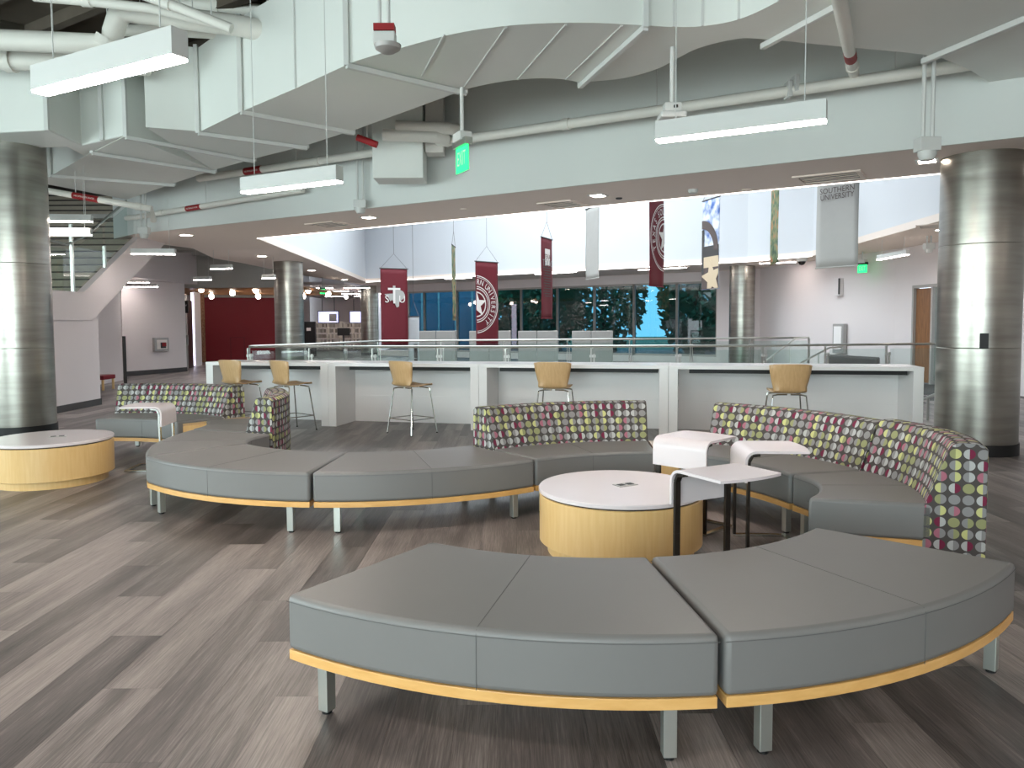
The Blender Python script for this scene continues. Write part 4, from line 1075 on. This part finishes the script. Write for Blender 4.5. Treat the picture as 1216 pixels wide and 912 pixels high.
# 10 grey lettered banner
t, fx, w, z0, z1 = banner('wide pale grey banner with dark university lettering near its top', 968, 1018, 165, 317, 14.6, -1, 'grey_banner')
b = B(fx); zz = at(993, 225.5, 14.6).z; b.text('SOUTHERN', w*.175, (0, zz), y=-.02, sx=.92); zz = at(993, 233.2, 14.6).z; b.text('UNIVERSITY', w*.175, (0, zz), y=-.02, sx=.86)
zz = at(993, 212, 14.6).z; b.text('TEXAS', w*.24, (0, zz), y=-.02); b.obj('banner_lettering', 'print_dark', t)

# ================================================================== BOOTHS AND FAR FURNITURE
def booth(lb, x0, x1, xs, Y):
    a = at(x0, 393, Y); c = at(x1, 393, Y); W_ = c.x-a.x; t = thing('high_back_booth', lb, 'booth', ((a.x+c.x)/2, Y, 0)); zt = a.z
    for k in (0, 1): B().box((a.x+W_*(.25+.5*k), Y, zt/2+.04), (W_*.5-.012, .09, zt-.08)).obj('back_panel', 'booth', t, bevel=.02)
    s = 1 if xs > 0 else -1; ex = c.x if s > 0 else a.x
    B().box((ex+s*.03, Y+.42, zt/2+.04), (.09, .92, zt-.08)).obj('side_panel', 'booth', t, bevel=.02)
    B().box(((a.x+c.x)/2, Y+.4, .24), (W_-.1, .66, .4)).obj('seat', 'booth', t, bevel=.03)
    for px in (a.x+.08, c.x-.08): B().box((px, Y, .02), (.05, .05, .04)).obj('foot', 'black', t)
    return t
booth('grey high back booth beside the pale blue banner', 497, 538, 1, 27); booth('grey high back booth behind the maroon seal banner', 557, 604, 1, 26.2)
booth('grey high back booth under the slim maroon banner', 615, 660, 1, 25.2); booth('grey high back booth nearest the photo banner', 679, 725, 1, 24.0)

# ------------------------------------------------------------------ fittings on the right walls
rp, rq = Vector((8.65, 26.2)), Vector((10.0, 19.6)); rd = (rq-rp).normalized(); rn = Vector((rd.y, -rd.x))
if rn.dot(-rp) < 0: rn = -rn
yaw_r = math.atan2(rd.y, rd.x)
def onr(x, y, off=.0): q = pl(x, y, rp, rn); return Vector((q.x+rn.x*off, q.y+rn.y*off, q.z))
def rbox(p, dx, dz, th): return B().box((p.x, p.y, p.z), (dx, th, dz), yaw_r)
p = onr(998, 341, .06); t = thing('wall_sconce', 'thin white fin sconce with dark edge on the white wall', 'sconce', tuple(p)); rbox(p, .28, .5, .12).obj('sconce_body', 'wall_white', t, bevel=.01)
q = onr(1001, 340, .125); rbox(q, .06, .46, .02).obj('sconce_edge', 'dark_trim', t)
p = onr(1000, 402, .08); t = thing('wall_cabinet', 'white framed wall unit standing out behind the far railing', 'cabinet', tuple(p)); rbox(p, .5, .85, .12).obj('cabinet_frame', 'silver_box', t, bevel=.01); q = onr(1000, 401, .15); rbox(q, .34, .66, .02).obj('cabinet_door', 'white_lam', t)
p = Vector((8.55, 22.2)); t = thing('dome_camera', 'white ceiling dome security camera beside the grey lettered banner', 'camera', (p.x, p.y, 3.4)); B().lathe([(.13, 3.3), (.15, 3.33), (.15, 3.4)], p, 24).obj('camera_base', 'white_metal', t, smooth=True); B().lathe([(.02, 3.19), (.07, 3.21), (.1, 3.26), (.11, 3.3)], p, 24).obj('camera_dome', 'camera_dome', t, smooth=True)
p = at(1043, 309, 17.5); q = at(1078, 302.5, 16.6); pendant('linear light on the ceiling over the wooden door wall', p, (q-p).length, .1, .1, 3.4, (q-p).normalized(), 'led_far')
p = onr(1103, 292, .1); p = at(1103, 293, 16.8); drop(1103, 295, 16.6, 3.4, 'white sensor under the ceiling beside the column and door')
pq = pl(1113, 378, DR[0], nr)-Vector((nr.x, nr.y, 0))*.05
t = thing('wall_notice', 'small white and red notice sign by the wooden door', 'sign', tuple(pq)); ya = math.atan2(dd.y, dd.x)
B().box((pq.x, pq.y, pq.z+.06), (.2, .02, .3), ya).obj('notice_top', 'print_white', t); B().box((pq.x, pq.y, pq.z-.19), (.2, .02, .18), ya).obj('notice_foot', 'red_label', t)
t = thing('reading_sofa', 'low dark grey bench seat against the white wall behind the railing', 'sofa', (8.6, 21.9, 0))
a = at(985, 425, 20.8); c = at(1045, 425, 19.0)
B().prism([(a.x, a.y), (c.x, c.y), (c.x-.3, c.y-.5), (a.x-.3, a.y-.5)], .1, .62).obj('sofa_body', 'dark_trim', t, bevel=.03)
# far ceiling light strips beyond the void
def strip(lb, x0, y0, x1, y1, z=3.355, grp=None):
    a, c = gp(x0, y0, z), gp(x1, y1, z); A = Vector((a.x, a.y, z)); C_ = Vector((c.x, c.y, z)); pendant(lb, A, (C_-A).length, .03, .1, 3.4, (C_-A).normalized(), 'led_far', True, grp)
strip('far linear ceiling light behind the edge-on banner', 529, 331.5, 560, 330); strip('far linear ceiling light behind the slim maroon banner', 636, 326, 684, 323); strip('far linear ceiling light behind the plain grey banner', 662, 326, 695, 324) if 0 else None
strip('far linear ceiling light behind the left seal banner', 758, 321, 815, 318); strip('far linear ceiling light beside the mosaic banner', 902, 313.5, 945, 311.5)

# ------------------------------------------------------------------ staircase
t = thing('staircase', 'white sided staircase with dark treads and glass balustrade rising away', 'staircase', (SX, 13.6, 0))
prof = [(12.75, 1.62), (14.2, 1.62), (16.75, 3.08), (18.2, 3.9), (18.2, 4.6), (15.75, 3.2), (13.95, 2.14), (12.75, 2.14)]
M = Matrix(((0, 1, 0, SX), (1, 0, 0, 0), (0, 0, 1, 0), (0, 0, 0, 1)))
B(M).shape(prof, -.12, 0.02).obj('stringer', 'wall_white', t, bevel=.004)
B().box((SX-1.9, 13.4, 1.72), (3.6, 1.3, .14)).obj('landing', 'tread', t)
for i in range(18): B().box((SX-1.9, 14.2+i*.28, 1.87+i*.165), (3.6, .31, .168)).obj('tread', 'tread', t, bevel=.005)
for i in range(18): B().box((SX-1.9, 14.03+i*.28, 1.94+i*.165), (3.6, .035, .03)).obj('nosing', 'dark_metal', t)
for (x, y0, y1, Y) in ((93, 347, 266, 13.75), (130, 318, 292, 14.85)):
    a, c = at(x, y0, Y), at(x, y1, Y); B().box((SX-.06, a.y, (a.z+c.z)/2), (.05, .05, c.z-a.z)).obj('baluster', 'satin', t)
B().tube([(SX-.06, 12.75, 3.02), (SX-.06, 13.6, 2.98), (SX-.06, 14.2, 3.2), (SX-.06, 16.8, 4.7)], .025, 8).obj('handrail', 'satin', t, smooth=True)
for y0, y1, z0, z1 in ((12.8, 13.7, 2.14, 2.9),): B().prism([(SX-.065, y0), (SX-.055, y0), (SX-.055, y1), (SX-.065, y1)], z0, z1).obj('glass_panel', 'rail_glass', t)
B(M).shape([(13.8, 2.16), (14.8, 2.75), (14.8, 3.45), (13.8, 2.9)], -.065, -.055).obj('glass_panel', 'rail_glass', t)
B(M).shape([(14.9, 2.82), (16.4, 3.66), (16.4, 4.35), (14.9, 3.5)], -.065, -.055).obj('glass_panel', 'rail_glass', t)

# ------------------------------------------------------------------ hall fittings
ay = math.atan2(ad.y, ad.x)
def ona(x, y, off): q = pl(x, y, aw0, an); return Vector((q.x-an.x*off, q.y-an.y*off, q.z))
p = ona(189.5, 409, .05); t = thing('wall_cabinet', 'steel framed emergency cabinet with a red and yellow device on the hall wall', 'cabinet', tuple(p))
W_ = (ona(198, 409, 0)-ona(181, 409, 0)).length; Hh = ona(190, 401, 0).z-ona(190, 417, 0).z
B().box(tuple(p), (W_, .1, Hh), ay).obj('cabinet_frame', 'silver_box', t, bevel=.01); q = ona(189.5, 409, .105); B().box(tuple(q), (W_*.72, .012, Hh*.68), ay).obj('cabinet_back', 'print_white', t)
q = ona(190.5, 410, .12); B().box(tuple(q), (W_*.34, .03, Hh*.42), ay).obj('device_case', 'screen_rim', t); q = ona(191, 409, .14); B().box(tuple(q), (W_*.26, .03, Hh*.28), ay).obj('device_badge', 'red_label', t)
# elevator front: steel jamb, sign, lit strip
t = thing('elevator_front', 'steel elevator jamb with dark display and lit strip at the hall corner', 'elevator', (aw1.x, aw1.y, 0))
a, c = at(218, 430, 25.6), at(240, 430, 28.5)
for nm, f0, f1, z0, z1, mt in (('jamb', 0, .25, 0, 2.6, 'silver_box'), ('door_panel', .28, .52, 0, 2.4, 'dark_metal'), ('lit_strip', .54, .6, .05, 2.7, 'purple_led'), ('jamb', .64, 1.0, 0, 2.74, 'wall_white')):
    u, v = a.lerp(c, f0), a.lerp(c, f1); B().prism([(u.x, u.y), (v.x, v.y), (v.x-.1, v.y+.1), (u.x-.1, u.y+.1)], z0, z1).obj(nm, mt, t)
u = a.lerp(c, .12); B().box((u.x+.02, u.y-.06, 2.15), (.28, .05, .42)).obj('floor_display', 'black', t); B().box((u.x+.02, u.y-.06, 1.0), (.2, .04, .35)).obj('call_plate', 'satin', t)
B(frame((u.x+.02, u.y-.09, 2.2), 0)).text('ELEV', .1, (0, 0)).obj('display_lettering', 'print_white', t)
t = thing('slatted_screen', 'brown textured hanging screen at the edge of the maroon wall', 'screen', (mw0.x-.2, 30.6, 0))
a = at(233, 400, 30.4); c = at(243, 400, 30.8)
for k in range(8):
    u = Vector((a.x, a.y, 0)).lerp(Vector((c.x, c.y, 0)), k/7); B().box((u.x, u.y, 1.4), (.04, .05, 2.8)).obj('slat', 'curtain', t)
def globe(x, y, Y, lb='round white spotlight under the wood slat ceiling', zt=2.86):
    p = at(x, y, Y); t = thing('spotlight', lb, 'light', tuple(p), 'round spotlights under the wood ceiling'); r = .1
    B().lathe([(.03, p.z-r), (r*.75, p.z-r*.7), (r, p.z), (r*.75, p.z+r*.7), (.03, p.z+r)], (p.x, p.y), 20).obj('lamp_globe', 'downlight', t, smooth=True)
    if zt > p.z+r: B().tube([(p.x, p.y, p.z+r), (p.x, p.y, zt)], .01, 6).obj('lamp_stem', 'white_metal', t)
for x, y, Y in ((239, 344, 27.0), (276, 348, 28), (303.5, 344.5, 27), (306.5, 352, 30), (251, 352, 30)): globe(x, y, Y)
for x, y, Y in ((366, 345, 28), (390, 349, 30.5), (411, 352.5, 38), (360, 352, 31)): globe(x, y, Y, 'round white spotlight before the library shelves', 3.3 if Y > 33 else 2.86)
# alcove chair with maroon seat
p = gp(134, 460, 0)+Vector((.12, -.35)); t = thing('hall_chair', 'maroon upholstered chair half hidden behind the stair wall', 'chair', (p.x-.1, p.y-.2, 0))
B().box((p.x-.15, p.y-.3, .30), (.62, .55, .1)).obj('seat', 'maroon_wall', t, bevel=.02); B().box((p.x-.5, p.y-.3, .72), (.08, .55, .9)).obj('backrest', 'maroon_wall', t, bevel=.02)
for sx in (-.4, .12):
    for sy in (-.53, -.08): B().box((p.x+sx, p.y+sy, .125), (.04, .04, .25)).obj('leg', 'maple', t)
p = gp(149, 455, 0); tag(B().box((p.x, p.y, .62), (.07, .05, 1.24)).obj('screen_panel', 'dark_metal', None, bevel=.004), 'thin dark upright screen edge beside the maroon chair', 'screen')

# ------------------------------------------------------------------ library beyond
for i, (x0, x1, Y) in enumerate(((375, 405, 45), (405.5, 434, 45))):
    a, c = at(x0, 400, Y), at(x1, 400, Y); W_ = c.x-a.x; t = thing('bookshelf', ['long bookshelf full of books under the large display', 'bookshelf full of books beside the far column'][i], 'bookshelf', ((a.x+c.x)/2, Y, 0))
    for x in (a.x+.03, (a.x+c.x)/2, c.x-.03): B().box((x, Y, .85), (.05, .3, 1.7)).obj('upright', 'book_light', t)
    for k in range(6): B().box(((a.x+c.x)/2, Y, .05+k*.32), (W_, .3, .03)).obj('shelf', 'book_light', t)
    bk = B(); 
    x = a.x+.06; 
    for k in range(5):
        x = a.x+.06
        while x < c.x-.1:
            ww = random.uniform(.05, .11); bk.box((x+ww/2, Y-.02, .07+k*.32+.12), (ww*.95, .22, random.uniform(.18, .25))); x += ww
    bk.obj('book_row', 'books', t, kind='stuff')
def display(lb, x0, x1, y0, y1, Y):
    a, c = at(x0, y1, Y), at(x1, y0, Y); t = thing('wall_display', lb, 'screen', ((a.x+c.x)/2, Y, a.z))
    B().box(((a.x+c.x)/2, Y, (a.z+c.z)/2), (c.x-a.x+.08, .06, c.z-a.z+.08)).obj('bezel', 'screen_rim', t); B().box(((a.x+c.x)/2, Y-.035, (a.z+c.z)/2), (c.x-a.x, .01, c.z-a.z)).obj('screen_face', 'screen', t)
    for x in (a.x+.2, c.x-.2): B().tube([(x, Y, c.z), (x, Y, 3.3)], .02, 6).obj('hanger', 'screen_rim', t)
    return t, a, c
t, a, c = display('large bright display with a picture at one side hanging over the shelves', 378.5, 401.5, 370, 383, 41); B().box((c.x-.28, 40.955, (a.z+c.z)/2-.03), (.4, .01, .4)).obj('screen_picture', 'print_grey', t)
display('second bright display hanging beside the far column', 416, 433, 370, 383, 41)
a = at(408, 394, 40); t = thing('wall_display', 'dark switched off monitor in front of the shelves', 'screen', (a.x, 40, 0)); B().box((a.x, 40, a.z), (.66, .06, .4)).obj('monitor_face', 'black', t); B().box((a.x, 40, (a.z-.2)/2), (.08, .08, a.z-.2)).obj('stand', 'screen_rim', t)
a = at(368, 394, 36); t = thing('kiosk_panel', 'tall black kiosk panel with a small white sign', 'kiosk', (a.x, 36, 0)); zt = at(368, 382, 36).z; B().box((a.x, 36, zt/2), (.56, .2, zt)).obj('kiosk_body', 'black', t); q = at(366.5, 391, 35.88); B().box((q.x, 35.88, q.z), (.2, .02, .15)).obj('kiosk_sign', 'print_white', t)
for i in range(4):
    for j in range(3):
        p = Vector((-11.2+j*1.7, 35+i*3.4, 3.2)); pendant('short linear ceiling light over the library shelves', p, 1.2, .06, .14, 3.3, Vector((1, 0, 0)), 'led_far', True, 'library ceiling lights')
# ================================================================== OUTSIDE THE WINDOWS
struct(B().prism([(-30, 34), (20, 28), (60, 60), (40, 110), (-40, 110)], -.6, -.5).obj('ground', 'grass'))
def tree(lb, c, h, r, seed):
    rn_ = random.Random(seed); t = thing('leafy_tree', lb, 'tree', (c[0], c[1], -.5), None)
    B().tube([(c[0], c[1], -.5), (c[0]+.1, c[1], h*.45), (c[0], c[1]+.1, h*.7)], [.2, .15, .06], 8).obj('trunk', 'bark', t, smooth=True)
    b = B()
    for k in range(2600):
        a = rn_.uniform(0, 6.283); zz = rn_.uniform(-1, 1); rr = rn_.uniform(.35, 1)**.5; s = rn_.uniform(.12, .26)
        p = Vector((c[0]+r*rr*math.sqrt(1-zz*zz)*math.cos(a), c[1]+r*rr*math.sqrt(1-zz*zz)*math.sin(a), h*.5+h*.52*rr*zz))
        d1 = Vector((rn_.uniform(-1, 1), rn_.uniform(-1, 1), rn_.uniform(-1, 1))).normalized(); d2 = d1.cross(Vector((.3, .5, .8))).normalized()
        b.add([p-d1*s, p+d2*s*.6, p+d1*s, p-d2*s*.6], [(0, 1, 2, 3)])
    b.obj('foliage', 'foliage', t, kind='stuff')
for i, (x, Y, h, r, lb) in enumerate(((655, 44, 5.0, 1.8, 'dark leafy tree outside behind the slim maroon banner'), (715, 38, 6.0, 2.3, 'broad leafy tree outside the middle window panes'), (822, 34.5, 5.5, 1.6, 'leafy tree outside the panes beside the photo banner'), (606, 46.5, 4.2, 1.5, 'small leafy tree outside beside the maroon seal banner'))):
    p = at(x, 380, Y); tree(lb, (p.x, p.y), h, r, i)
t = thing('far_building', 'blue shaded building wall outside the window panes at the hall side', 'building', (-3, 48, -.5))
B().box((-4.3, 50, 2.6), (6.4, 1, 6.2)).obj('wall', 'ext_wall', t)
for k in range(6): B().box((-7.0+k*1.1, 49.46, 2.2), (.12, .1, 5)).obj('pilaster', 'ext_white', t)
t = thing('far_building', 'pale building with a dark doorway outside the pane by the photo banner', 'building', (9.5, 40, -.5))
B().box((11.6, 41, 2.1), (5, 3, 5)).obj('wall', 'ext_white', t); B().box((10.6, 39.45, .9), (.9, .12, 2.2)).obj('doorway', 'screen_rim', t)
